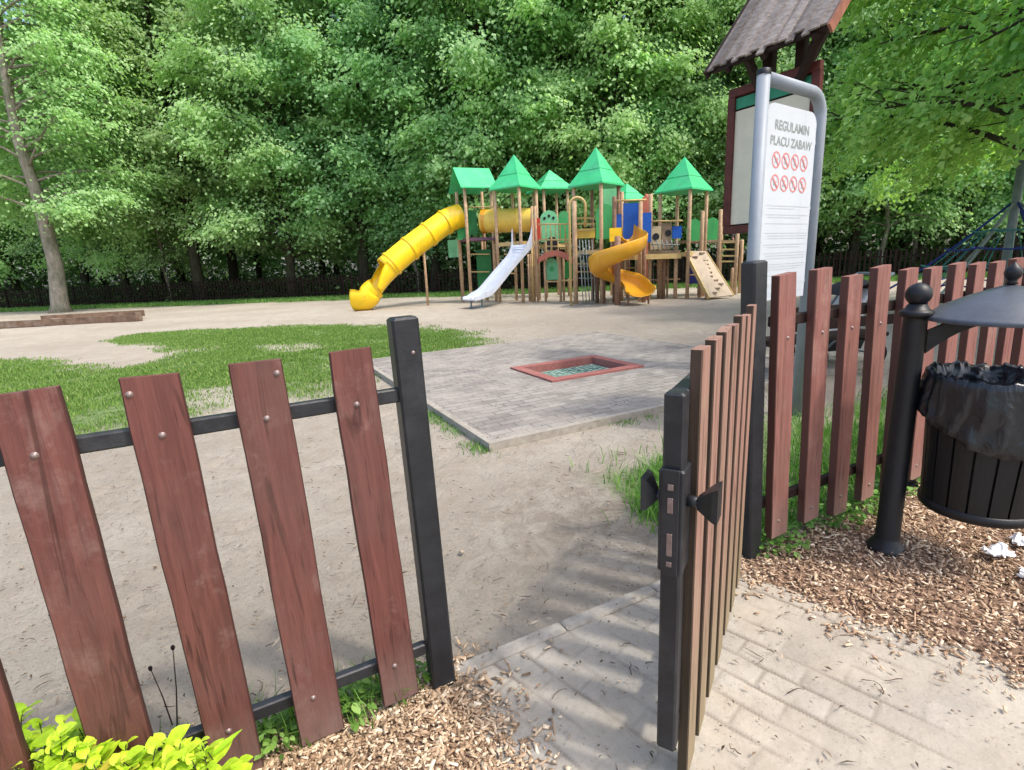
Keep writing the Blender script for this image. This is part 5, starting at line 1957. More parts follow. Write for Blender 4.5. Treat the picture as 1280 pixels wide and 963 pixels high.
# ------------------------------------------------------------------ rope climbing net at the far right
def net():
    Y = 12.0
    base = at(1257, 330, Y); top = at(1270, 196, Y)
    B = Vector((base.x, Y, 0)); T = Vector((B.x, Y, top.z + .25))
    root = empty('climbing_net', B, 'rope climbing net with grey mast beyond the right end of the fence', 'climbing net')
    m = MB(); m.tube([B - Vector((0, 0, .1)), T], [.088, .08], 14); build_c(m, 'mast', 'net_pole', root)
    na = 6
    anchors = []
    Rr = 2.3
    for k in range(na):
        a = R(20) + 2 * PI * k / na
        anchors.append(B + Vector((Rr * math.cos(a), Rr * math.sin(a), 0.15)))
    H0 = Vector((B.x, B.y, at(1262, 250, Y).z))
    def rope(p, q, r_, mt, sag=.04):
        mm = MB(); pts = []
        for i in range(9):
            t = i / 8; pp = p.lerp(q, t); pp.z -= sag * math.sin(PI * t) * (p - q).length; pts.append(pp)
        mm.tube(pts, r_, 6)
        return build_c(mm, 'rope', mt, root)
    for k, an in enumerate(anchors):
        rope(H0, an, .028, 'rope_grey' if k % 2 else 'rope_blue')
    for j, f in enumerate((.3, .48, .66, .84)):
        for k in range(na):
            p = H0.lerp(anchors[k], f); q = H0.lerp(anchors[(k + 1) % na], f)
            rope(p, q, .02, 'rope_teal' if j % 2 == 0 else 'rope_blue', .05)
    for f0, f1 in ((.3, .48), (.48, .66), (.66, .84)):
        mm = MB()
        for k in range(na):
            for u in (.25, .5, .75):
                p = H0.lerp(anchors[k], f0).lerp(H0.lerp(anchors[(k + 1) % na], f0), u)
                q = H0.lerp(anchors[k], f1).lerp(H0.lerp(anchors[(k + 1) % na], f1), u)
                mm.tube([p - Vector((0, 0, .06)), q - Vector((0, 0, .06))], .011, 5)
        build_c(mm, 'mesh_ropes', 'rope_teal', root)['kind'] = 'stuff'
net()

# ------------------------------------------------------------------ child in a maroon top on the right deck
def skin_body(name, pts, edges, m, parent=None, subsurf=2):
    me = bpy.data.meshes.new(name)
    me.from_pydata([p[0] for p in pts], edges, [])
    o = bpy.data.objects.new(name, me)
    col.objects.link(o)
    sk = o.modifiers.new('skin', 'SKIN')
    sk.use_smooth_shade = True
    for i, p in enumerate(pts):
        r_ = p[1]
        me.skin_vertices[0].data[i].radius = (r_, r_ * (p[2] if len(p) > 2 else 1))
    me.skin_vertices[0].data[0].use_root = True
    ss = o.modifiers.new('sub', 'SUBSURF'); ss.levels = subsurf; ss.render_levels = subsurf
    bpy.context.view_layer.update()
    dg = bpy.context.evaluated_depsgraph_get()
    mesh = bpy.data.meshes.new_from_object(o.evaluated_get(dg))
    bpy.data.objects.remove(o)
    return link(name, mesh, m, parent)

def child(loc, rz):
    root = empty('person', loc, 'child in a maroon top standing on the rightmost deck of the climbing structure', 'person')
    root.rotation_euler = (0, 0, rz)
    s = 1.22 / 1.22
    P = [((0, 0, .62), .085), ((0, 0, .74), .08), ((0, 0, .88), .095), ((0, 0, .97), .06), ((0, 0, 1.02), .034), ((0, -.005, 1.08), .05), ((0, -.01, 1.13), .075), ((0, 0, 1.18), .06),
         ((.07, 0, .58), .06), ((.075, -.01, .32), .043), ((.075, .01, .06), .03), ((.075, -.08, .03), .028),
         ((-.07, 0, .58), .06), ((-.075, -.03, .32), .043), ((-.075, .0, .06), .03), ((-.075, -.08, .03), .028),
         ((.13, 0, .95), .04), ((.19, -.04, .76), .03), ((.15, -.18, .66), .022), ((.13, -.22, .65), .02),
         ((-.13, 0, .95), .04), ((-.19, -.04, .76), .03), ((-.15, -.18, .66), .022), ((-.13, -.22, .65), .02)]
    E_ = [(0, 1), (1, 2), (2, 3), (3, 4), (4, 5), (5, 6), (6, 7), (0, 8), (8, 9), (9, 10), (10, 11), (0, 12), (12, 13), (13, 14), (14, 15), (3, 16), (16, 17), (17, 18), (18, 19), (3, 20), (20, 21), (21, 22), (22, 23)]
    body = skin_body('body', P, E_, 'skin', root)
    top = skin_body('shirt', [((0, 0, .60), .10), ((0, 0, .74), .095), ((0, 0, .88), .11), ((0, 0, .965), .075), ((.13, 0, .955), .052), ((.17, -.02, .82), .046), ((-.13, 0, .955), .052), ((-.17, -.02, .82), .046)],
                    [(0, 1), (1, 2), (2, 3), (3, 4), (4, 5), (3, 6), (6, 7)], 'shirt', body)
    tr = skin_body('trousers', [((0, 0, .60), .092), ((.07, 0, .55), .072), ((.075, -.01, .32), .055), ((.075, .01, .10), .045), ((-.07, 0, .55), .072), ((-.075, -.03, .32), .055), ((-.075, .0, .10), .045)],
                   [(0, 1), (1, 2), (2, 3), (0, 4), (4, 5), (5, 6)], 'jeans', body)
    h = MB()
    pr = []
    for i in range(9):
        a = -.35 + (PI / 2 + .35) * i / 8
        pr.append((max(.0001, .092 * math.cos(a)), .098 * math.sin(a)))
    h.lathe(pr, c=(0, .012, 1.14), n=18)
    h.build('hair', 'hair', body)
    f = MB()
    for x in (-.028, .028): f.lathe([(.0001, .008), (.008, 0), (.0001, -.008)], c=(x, -.083, 1.125), n=8)
    f.build('eyes', 'dark_cloth', body)
    nn = MB(); nn.add([(-.01, -.083, 1.10), (.01, -.083, 1.10), (0, -.083, 1.13), (0, -.1, 1.103)], [(0, 1, 3), (1, 2, 3), (2, 0, 3)]); nn.build('nose', 'skin', body)
cp = at(925, 303, 17.95)
child((cp.x, cp.y + .45, cp.z + .072), R(15))

# ------------------------------------------------------------------ crumpled white paper on the mulch
def paper(px, py, s, label, seed):
    c = gz(px, py, .03)
    bpy.context.view_layer.update()
    rs = random.Random(seed)
    n1, n2 = 20, 14
    vs = []
    for i in range(n1 + 1):
        for j in range(n2 + 1):
            x = (i / n1 - .5) * 2; y = (j / n2 - .5) * 2
            q = Vector((x * 1.6 + seed, y * 1.6, seed * 2.1))
            r_ = 1 - .25 * (x * x + y * y) / 2
            z = (.25 + noise.noise(q * 1.1) * .55) + abs(noise.noise(q * 2.6)) * .22
            edge = max(abs(x), abs(y)); z *= 1 - .6 * edge ** 3
            vs.append((x * s * .62 * r_ + noise.noise(q * 2) * s * .25, y * s * .40 * r_ + noise.noise(q * 2 + Vector((5, 5, 5))) * s * .2, z * s * .7 + .004))
    fs = [(i * (n2 + 1) + j, (i + 1) * (n2 + 1) + j, (i + 1) * (n2 + 1) + j + 1, i * (n2 + 1) + j + 1) for i in range(n1) for j in range(n2)]
    m = MB(); m.add(vs, fs, False)
    o = m.build('crumpled_paper', 'paper')
    o.location = (c.x, c.y, .022)
    o.rotation_euler = (0, 0, rs.uniform(0, 1.0))
    tag(o, label, 'paper', 'white paper litter on the mulch')
paper(1246, 692, .10, 'crumpled white tissue on the mulch, leftmost of the three', 1)
paper(1276, 678, .085, 'crumpled white tissue lying farthest from the path, beneath the bin', 2)
paper(1286, 718, .08, 'crumpled white tissue nearest the path, cut by the right picture edge', 5)

# ------------------------------------------------------------------ wood chip mulch
def in_poly(poly, x, y): return inside(poly, x, y) > 0
fe = lambda s, o: (fl(s, o).x, fl(s, o).y)
mulch_L = [fe(0.05, -0.01), fe(-0.5, .03), fe(-1.4, .03), (-2.6, -.2), (-1.2, -.8), (-.5, 0.2), (-0.05, .8), g2(642, 968), g2(603, 905)]
mulch_R = [fe(1.44, 0.0), fe(1.6, .03), fe(2.1, 0.02), fe(5.5, 0.02), (6.2, 2.6), (4.0, .2), (2.4, .75)] + edge_r[:-1][::-1]
def mulch(name, poly, n, zb, seed, label, dense=1.0):
    rg = np.random.default_rng(seed)
    P_ = np.array(poly)
    lo_, hi_ = P_.min(0) - .15, P_.max(0) + .15
    X, Y = np.meshgrid(np.arange(lo_[0], hi_[0], .03), np.arange(lo_[1], hi_[1], .03))
    def height(x, y):
        d = inside(poly, x, y)
        return np.clip(d / .25, 0, 1) * zb + (vnoise(x, y, 5, seed) - .5) * .03 * np.clip(d / .1, 0, 1) - .012
    Z = height(X, Y)
    v = np.stack([X.ravel(), Y.ravel(), Z.ravel()], 1)
    i = np.arange(X.size).reshape(X.shape)
    q = np.stack([i[:-1, :-1].ravel(), i[:-1, 1:].ravel(), i[1:, 1:].ravel(), i[1:, :-1].ravel()], 1)
    d = inside(poly, X, Y)
    ok = (d > -.06)
    keep = ok[:-1, :-1] & ok[1:, 1:] & ok[:-1, 1:] & ok[1:, :-1]
    q = q[keep.ravel()]
    me = np_mesh(name + '_base', v, q, smooth=True)
    mm = weathered('mulch_soil', (0.25, 0.165, 0.115), .5, 60, .95, .05, .8, (0.18, 0.115, 0.075), dscale=25)
    struct(link('mulch_bed', me, mm))
    # chips: more of them close to the camera
    pts = []
    while len(pts) < n:
        c = rg.uniform(lo_, hi_, (n * 2, 2))
        dd = inside(poly, c[:, 0], c[:, 1]) + (vnoise(c[:, 0], c[:, 1], 9, 3) - .5) * .12
        spill = rg.random(len(c)) < np.exp(np.minimum(dd, 0) / .05) 
        vis = (c[:, 1] > .55) 
        c = c[spill & vis]
        pts = list(pts) + list(c)
    pts = np.array(pts[:n])
    L = .006 + rg.gamma(1.6, .0075, n)
    L = np.minimum(L, .06)
    W_ = np.minimum(rg.uniform(.003, .013, n), L * .8); T = rg.uniform(.001, .004, n)
    a = rg.uniform(0, 2 * PI, n); tl = rg.normal(0, .35, n); rl = rg.normal(0, .4, n)
    ax = np.stack([np.cos(a) * np.cos(tl), np.sin(a) * np.cos(tl), np.sin(tl)], 1)
    sd = np.stack([-np.sin(a) * np.cos(rl), np.cos(a) * np.cos(rl), np.sin(rl)], 1)
    nm = norm(np.cross(ax, sd))
    z = height(pts[:, 0], pts[:, 1]) + rg.uniform(.0, .016, n)
    c = np.column_stack([pts, np.maximum(z, .001)])
    vs = []
    for sz in (-1, 1):
        for sx_, sy_ in ((-1, -1), (1, -1), (1, 1), (-1, 1)):
            taper = 1.0 if sx_ < 0 else .7
            vs.append(c + ax * (L / 2 * sx_)[:, None] + sd * (W_ / 2 * sy_ * taper)[:, None] + nm * (T / 2 * sz)[:, None])
    v = np.stack(vs, 1).reshape(-1, 3)
    fq = np.array([(3, 2, 1, 0), (4, 5, 6, 7), (0, 1, 5, 4), (1, 2, 6, 5), (2, 3, 7, 6), (3, 0, 4, 7)])
    q = ((np.arange(n) * 8)[:, None, None] + fq[None]).reshape(-1, 4)
    tint = np.repeat(np.clip(rg.beta(1.7, 1.9, n), 0, 1), 6)
    me = np_mesh(name, v, q, tint)
    o = link('wood_chips', me, 'chip')
    tag(o, label, 'wood chips', None, 'stuff')
mulch('mulch_left', mulch_L, 19000, .045, 3, 'loose bed of wood chips at the foot of the left fence beside the path')
mulch('mulch_right', mulch_R, 62000, .02, 4, 'loose bed of wood chips under the litter bin and along the right fence')

# ------------------------------------------------------------------ litter: twigs, bark crumbs, dry leaves on sand and path
def litter():
    rg = np.random.default_rng(8)
    n = 20000
    x = rg.uniform(-4, 4.5, n * 3); y = rg.uniform(.7, 10, n * 3)
    dist = np.hypot(x, y)
    keep = rg.random(n * 3) < np.clip(2.2 / dist, 0, 1) ** 1.2 * (0.35 + 1.6 * np.clip(vnoise(x, y, 1.6, 21) - .45, 0, 1) * 2)
    s = fence_s(x, y); t = fence_t(x, y)
    thr = np.exp(-((s - .12) / .16) ** 2) * ((t > -.1) & (t < 1.8))
    keep |= rg.random(n * 3) < thr * .55
    keep &= (inside(platp, x, y) < 0) | (rg.random(n * 3) < .5)
    x, y = x[keep][:n], y[keep][:n]
    n = len(x)
    L = rg.gamma(1.4, .006, n) + .004
    L = np.where(rg.random(n) < .02, L * 4, L)
    W_ = np.minimum(L * rg.uniform(.15, .7, n), .008)
    a = rg.uniform(0, 2 * PI, n)
    tl = rg.normal(0, .2, n)
    ax = np.stack([np.cos(a), np.sin(a), np.sin(tl)], 1)
    nm = np.stack([rg.normal(0, .35, n), rg.normal(0, .35, n), np.ones(n)], 1)
    z0 = np.where(inside(platp, x, y) > 0, .06, .006)
    c = np.column_stack([x, y, z0 + W_ * .3])
    v, q = leaf_quads(c, ax, norm(nm), L, W_, .2)
    tint = rg.random(n)
    me = np_mesh('litter', v, q, tint)
    o = link('ground_litter', me, 'litter')
    tag(o, 'scattered twigs, bark crumbs and dry leaf scraps on the sand and paving', 'litter', None, 'stuff')
    tw = MB()
    rt = random.Random(19)
    for k in range(300):
        if k < 70:
            t_, s_ = rt.uniform(.0, 2.2), -rt.uniform(.05, 1.6)
        else:
            t_, s_ = rt.uniform(-1.6, 2.0), rt.uniform(.08, 3.2)
        p = fl(t_, -s_)
        if inside(platp, np.array([p.x]), np.array([p.y]))[0] > 0: continue
        a_ = rt.uniform(0, PI); L_ = rt.uniform(.015, .065)
        pts_ = []
        for i in range(5):
            pts_.append(Vector((p.x + math.cos(a_) * L_ * i / 4, p.y + math.sin(a_) * L_ * i / 4, .004 + rt.uniform(0, .004))))
            a_ += rt.uniform(-.35, .35)
        tw.tube(pts_, [.0014, .0017, .0015, .0012, .0007], 5, tint=rt.uniform(.0, .5))
    o = tw.build('twigs', 'litter', tint=True)
    tag(o, 'thin dark twigs scattered over the paving and the sand', 'twigs', None, 'stuff')
    # raised edges of footprints / pebbles
    n = 2600
    x = rg.uniform(-4, 4.5, n); y = rg.uniform(.7, 9, n)
    k = (rg.random(n) < np.clip(2.5 / np.hypot(x, y), 0, 1)) & (inside(platp, x, y) < 0)
    x, y = x[k], y[k]; n = len(x)
    r_ = rg.gamma(1.6, .0016, n) + .0015
    base = np.array([(1, 0, 0), (0, 1, 0), (-1, 0, 0), (0, -1, 0), (0, 0, .7), (0, 0, -.7)])
    jit = rg.uniform(.7, 1.3, (n, 6, 1))
    v = (base[None] * jit * r_[:, None, None]) + np.column_stack([x, y, r_ * .2 + .004])[:, None, :]
    ft = np.array([(0, 1, 4), (1, 2, 4), (2, 3, 4), (3, 0, 4), (1, 0, 5), (2, 1, 5), (3, 2, 5), (0, 3, 5)])
    q = ((np.arange(n) * 6)[:, None, None] + ft[None]).reshape(-1, 3)
    me = np_mesh('pebbles', v.reshape(-1, 3), q, np.repeat(rg.uniform(.4, 1, n), 8), smooth=True)
    o = link('pebbles', me, 'litter')
    tag(o, 'small pebbles and grit scattered over the sand', 'pebbles', None, 'stuff')
litter()

# ------------------------------------------------------------------ grass
def blades(name, x, y, h, wd, matn, label, seed, lean=.35, tintbias=0.0, z=0.0):
    rg = np.random.default_rng(seed)
    n = len(x)
    a = rg.uniform(0, 2 * PI, n)
    sd = np.stack([np.cos(a), np.sin(a), np.zeros(n)], 1) * wd[:, None]
    la = rg.uniform(0, 2 * PI, n); ln = rg.uniform(.1, 1, n) * lean
    dv = np.stack([np.cos(la) * ln, np.sin(la) * ln, np.ones(n)], 1)
    b = np.column_stack([x, y, np.full(n, z - .005)])
    m1 = b + dv * (h * .55)[:, None]
    dv2 = dv.copy(); dv2[:, :2] *= 2.4; dv2[:, 2] *= .75
    tp = m1 + dv2 * (h * .45)[:, None]
    v = np.stack([b - sd, b + sd, m1 + sd * .8, m1 - sd * .8, tp + sd * .12, tp - sd * .12], 1).reshape(-1, 3)
    f = np.array([(0, 1, 2, 3), (3, 2, 4, 5)])
    q = ((np.arange(n) * 6)[:, None, None] + f[None]).reshape(-1, 4)
    tint = np.repeat(np.clip(rg.normal(.45 + tintbias, .22, n), 0, 1), 2)
    me = np_mesh(name, v, q, tint)
    o = link(name, me, matn)
    return tag(o, label, 'grass', None, 'stuff')

def lawn():
    rg = np.random.default_rng(5)
    N0 = 520000
    P_ = np.array(LAWN)
    x = rg.uniform(P_[:, 0].min() - .5, P_[:, 0].max() + .5, N0); y = rg.uniform(P_[:, 1].min() - .5, P_[:, 1].max() + .5, N0)
    g = grassness(x, y) * np.clip(vnoise(x, y, 2.1, 14) * 2.6 - .45, .12, 1)
    # only where the photo could see it
    vis = (np.abs(x) < y * 1.25 + 1.5)
    k = (rg.random(N0) < g * .9) & vis & (inside(platp, x, y) < 0)
    x, y = x[k], y[k]
    h = rg.uniform(.018, .055, len(x)) * (.6 + .9 * vnoise(x, y, 1.8, 15))
    w_ = rg.uniform(.0022, .005, len(x)) * (1 + np.hypot(x, y) * .07)
    blades('lawn_grass', x, y, h, w_, 'grass', 'patchy short green grass lawn across the sandy ground', 6)
    # strip under the back fence
    N1 = 90000
    x = rg.uniform(-34, 26, N1); y = bfy(x) + rg.uniform(-2.8, .8, N1)
    f = y - bfy(x)
    k = rg.random(N1) < np.clip((f + 2.6 + (vnoise(x, y, .8, 5) - .5) * 2) / .8, 0, 1)
    x, y = x[k], y[k]
    blades('verge_grass', x, y, rg.uniform(.06, .2, len(x)), rg.uniform(.01, .02, len(x)), 'grass', 'band of longer grass at the foot of the distant picket fence', 7)
lawn()

def weeds():
    rg = np.random.default_rng(12)
    # behind the right fence
    n = 26000
    t = rg.uniform(1.42, 6.5, n); s = np.abs(rg.normal(.3, .38, n)) + .0
    p = [fl(a, -b) for a, b in zip(t, s)]
    x = np.array([q.x for q in p]); y = np.array([q.y for q in p])
    k = rg.random(n) < np.clip(vnoise(x, y, 3, 31) * 1.8 - .3, .1, 1)
    x, y = x[k], y[k]
    blades('weedy_grass', x, y, rg.uniform(.03, .13, len(x)), rg.uniform(.002, .0045, len(x)), 'weed', 'bright tall grass growing behind the right fence', 9, .5, .12)
    # foot of left fence
    n = 2600
    t = rg.uniform(-2.4, -.06, n); s = rg.normal(.05, .05, n)
    p = [fl(a, -b) for a, b in zip(t, s)]
    x = np.array([q.x for q in p]); y = np.array([q.y for q in p])
    k = rg.random(n) < np.clip(vnoise(x, y, 4, 33) * 2.2 - .55, .03, 1)
    x, y = x[k], y[k]
    blades('fence_foot_grass', x, y, rg.uniform(.03, .14, len(x)), rg.uniform(.0018, .0036, len(x)), 'weed', 'thin green grass at the foot of the near left fence', 10, .6, .05)
    # clump left of the open gate, beyond it, and tufts on the kerb corner
    pts = []
    for (px, py, r_, m_) in ((822, 640, .17, 1500), (835, 600, .16, 1300), (815, 610, .08, 300), (845, 660, .12, 700)):
        c = gz(px, py)
        q = rg.normal(0, r_ * .55, (m_, 2))
        pts.append(q + np.array([c.x + .08, c.y]))
    q = np.concatenate(pts)
    blades('grass_clump', q[:, 0], q[:, 1], rg.uniform(.04, .17, len(q)), rg.uniform(.002, .004, len(q)), 'weed', 'fresh green grass clump on the sand just left of the open gate', 13, .6, .15)
    pts = []
    for u in np.linspace(0, 1.7, 24):
        if rg.random() < .7:
            c = PA + PV * u - PU * .05
            pts.append(rg.normal(0, .05, (60, 2)) + np.array([c.x, c.y]))
    for u in np.linspace(0.3, 3.5, 30):
        if rg.random() < .35:
            c = PA + PU * u - PV * .05
            pts.append(rg.normal(0, .045, (40, 2)) + np.array([c.x, c.y]))
    q = np.concatenate(pts)
    q = q[inside(platp, q[:, 0], q[:, 1]) < 0]
    blades('kerb_grass', q[:, 0], q[:, 1], rg.uniform(.015, .05, len(q)), rg.uniform(.002, .004, len(q)), 'grass', 'sparse grass growing along the concrete edge of the trampoline paving', 14, .6)

    # leafy ground weeds (stuff): broad leaves near right-fence foot and around the left fence foot
    def leafy(name, centres, nper, rad, hgt, size, label, matn='weed'):
        C, A, Nn, L, W_, T = [], [], [], [], [], []
        for (cx, cy) in centres:
            m_ = int(nper * rg.uniform(.6, 1.4))
            a = rg.uniform(0, 2 * PI, m_); rr = rad * np.sqrt(rg.random(m_))
            zz = hgt * rg.random(m_) * (1 - .5 * rr / rad) + .01
            C.append(np.column_stack([cx + rr * np.cos(a), cy + rr * np.sin(a), zz]))
            A.append(np.column_stack([np.cos(a), np.sin(a), rg.normal(.15, .35, m_)]))
            Nn.append(np.column_stack([rg.normal(0, .45, m_), rg.normal(0, .45, m_), np.ones(m_)]))
            s_ = size * rg.uniform(.5, 1.3, m_)
            L.append(s_); W_.append(s_ * rg.uniform(.45, .75, m_)); T.append(np.clip(rg.normal(.5, .25, m_), 0, 1))
        v, q = leaf_oval(np.concatenate(C), np.concatenate(A), norm(np.concatenate(Nn)), np.concatenate(L), np.concatenate(W_))
        me = np_mesh(name, v, q, np.repeat(np.concatenate(T), 10), smooth=True)
        o = link(name, me, matn)
        return tag(o, label, 'weeds', None, 'stuff')
    cs = [(fl(t_, o_).x, fl(t_, o_).y) for t_, o_ in [(1.58, .02), (1.66, .07), (1.75, -.05), (1.9, -.04), (2.02, .0), (2.12, .05), (2.2, -.02), (2.3, .06), (2.38, .0), (2.45, .05), (2.55, -.03), (2.7, .02), (2.9, .04), (3.1, 0), (3.4, .03), (1.85, -.2), (2.1, -.25), (2.4, -.2)]]
    leafy('leafy_weeds', cs, 70, .09, .10, .032, 'low leafy weeds along the foot of the right fence by the gate post')
    cs = [(fl(t_, o_).x, fl(t_, o_).y) for t_, o_ in [(-.27, -.05), (-.3, -.02), (-.5, -.05), (-.72, -.06), (-.78, -.03), (-.7, -.1), (-.49, -.01), (-.95, -.05), (-1.2, -.05), (-.08, -.07)]]
    leafy('leafy_weeds', cs, 34, .065, .09, .034, 'low green weeds between the boards at the foot of the left fence')
    # undergrowth behind the back fence
    xs = rg.uniform(-40, 34, 420)
    cs = [(a, float(bfy(a)) + rg.uniform(1.0, 14)) for a in xs]
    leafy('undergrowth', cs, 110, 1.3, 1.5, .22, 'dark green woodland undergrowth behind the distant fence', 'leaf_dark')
weeds()

def seedhead(px, py0, py1, lean, label):
    b = gz(px + lean, py1, 0.02); t_ = fl(-.70, -.07)
    d = ray(px, py0); 
    y = b.y
    top = at(px, py0, y)
    m = MB(); B = Vector((b.x, b.y, 0)); 
    m.tube([(0, 0, 0), (top - B) * .5 + Vector((.004, 0, 0)), top - B], [.0022, .0018, .0013], 6)
    root = empty('plantain', B, label, 'plant', 'plantain seed heads at the fence')
    o = m.build('stem', 'litter', root)
    h = MB(); T = top - B
    h.lathe([(.0001, -.009), (.004, -.006), (.0058, 0), (.005, .006), (.0001, .010)], c=T, n=10)
    h.build('seed_head', 'board_dark', root)
seedhead(216, 810, 905, 4, 'thin dry stem with a dark seed head between two left pickets')
seedhead(188, 836, 900, 26, 'shorter leaning seed-head stem close to the leftmost full picket')

# ------------------------------------------------------------------ yellow-green shrub, bottom left
def gold_shrub():
    rg = np.random.default_rng(31)
    C, A, Nn, L, W_, T = [], [], [], [], [], []
    root = empty('golden_shrub', gz(60, 960, .1), 'bright yellow-green leafy shrub in the bottom left corner', 'shrub')
    tw = MB()
    tips = []
    for k in range(430):
        px = rg.uniform(-170, 300)
        topy = 893 - 10 * math.sin((px + 40) / 45.0) + max(0, px - 90) * .22
        if px > 265: topy = 948
        py = rg.uniform(topy + 2, 1120)
        z = .30 - (py - 900) * .0004 + rg.uniform(-.05, .03)
        p = gz(px, py, z)
        tips.append(p)
    tips.append(gz(240, 935, .26))
    for ti, p in enumerate(tips):
        out_ = Vector((rg.normal(0, .5), rg.normal(0, .5), 1.3)).normalized()
        base = p - out_ * .16 + Vector((rg.normal(0, .02), rg.normal(0, .02), -.05))
        tw.tube([base, base.lerp(p, .6) + Vector((.004, 0, 0)), p], [.0022, .0018, .001], 5)
        m_ = rg.integers(9, 14)
        for j in range(m_):
            f = 1 - j / m_ * .75
            ang = j * 2.4 + rg.uniform(-.3, .3)
            pos = base.lerp(p, f)
            up_ = 0.75 if j < 4 else rg.uniform(-.05, .5)
            ax = Vector((math.cos(ang), math.sin(ang), up_))
            nn = Vector((-math.cos(ang) * up_, -math.sin(ang) * up_, 1)) + Vector((rg.normal(0, .25), rg.normal(0, .25), 0))
            s_ = rg.uniform(.031, .060) * (1 if j > 2 else .8)
            s_ *= rg.choice([.55, .8, 1.0, 1.12])
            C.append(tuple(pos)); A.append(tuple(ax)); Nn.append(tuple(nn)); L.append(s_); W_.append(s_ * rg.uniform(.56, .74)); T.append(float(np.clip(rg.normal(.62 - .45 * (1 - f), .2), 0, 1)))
    v, q = leaf_oval(np.array(C), np.array(A), norm(np.array(Nn)), np.array(L), np.array(W_), .16, .2)
    me = np_mesh('foliage', v, q, np.repeat(np.array(T), 10), smooth=True)
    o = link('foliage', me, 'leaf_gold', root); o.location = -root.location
    build_c(tw, 'twigs', 'bark', root)
    # the long single leaf
    a = gz(262, 948, .25); b = gz(302, 911, .29)
    d = b - a
    v, q = leaf_oval(np.array([tuple(a)]), np.array([tuple(d)]), np.array([(-.2, -.6, .8)]), np.array([d.length * 1.0]), np.array([.014]), .2, .05)
    me = np_mesh('long_leaf', v, q, np.full(10, .3), smooth=True)
    o = link('long_leaf', me, 'leaf_gold', root); o.location = -root.location
gold_shrub()

# ------------------------------------------------------------------ trees
def crown_leaves(rg, sprays, per, size, spread=(.75, .6), droop=.35, jit=.06, lfrac=.5, lamp=.42, rnd=.7):
    """sprays: list of (origin, outward dir, scale)"""
    n = len(sprays) * per
    O = np.repeat(np.array([s[0] for s in sprays]), per, 0)
    D = np.repeat(norm(np.array([s[1] for s in sprays])), per, 0)
    S = np.repeat(np.array([s[2] for s in sprays]), per)
    T0 = np.repeat(rg.normal(.5, .13, len(sprays)), per)
    Z = np.tile(np.array([0, 0, 1.0]), (n, 1))
    side = norm(np.cross(D, Z)); up_ = norm(np.cross(side, D))
    tilt = np.repeat(rg.normal(0, .25, len(sprays)), per)
    u = rg.random(n) ** .8
    w_ = rg.normal(0, .42, n) * (0.35 + .65 * np.sin(np.minimum(u * 1.15, 1) * PI))
    pos = O + D * (u * spread[0] * S)[:, None] + side * (w_ * spread[1] * S)[:, None] + up_ * ((tilt * w_ * S) + rg.normal(0, jit, n))[:, None]
    pos[:, 2] -= droop * S * u * u
    # part of the leaves hang loosely between the sprays
    loose = rg.random(n) < lfrac
    pos = pos + rg.normal(0, lamp, (n, 3)) * (loose * S)[:, None]
    a = rg.normal(0, .8, n)
    ax = D * np.cos(a)[:, None] + side * np.sin(a)[:, None] + np.column_stack([np.zeros(n), np.zeros(n), rg.normal(-.75, .35, n)])
    nm = up_ * .7 + rg.normal(0, .5, (n, 3)) + D * .8
    L = size * rg.uniform(.65, 1.25, n)
    v, q = leaf_quads(pos, ax, norm(nm), L, L * rg.uniform(rnd - .1, rnd + .1, n), .12)
    return v, q, np.clip(T0 + rg.normal(0, .13, n) + .12 * (u - .5), 0, 1)

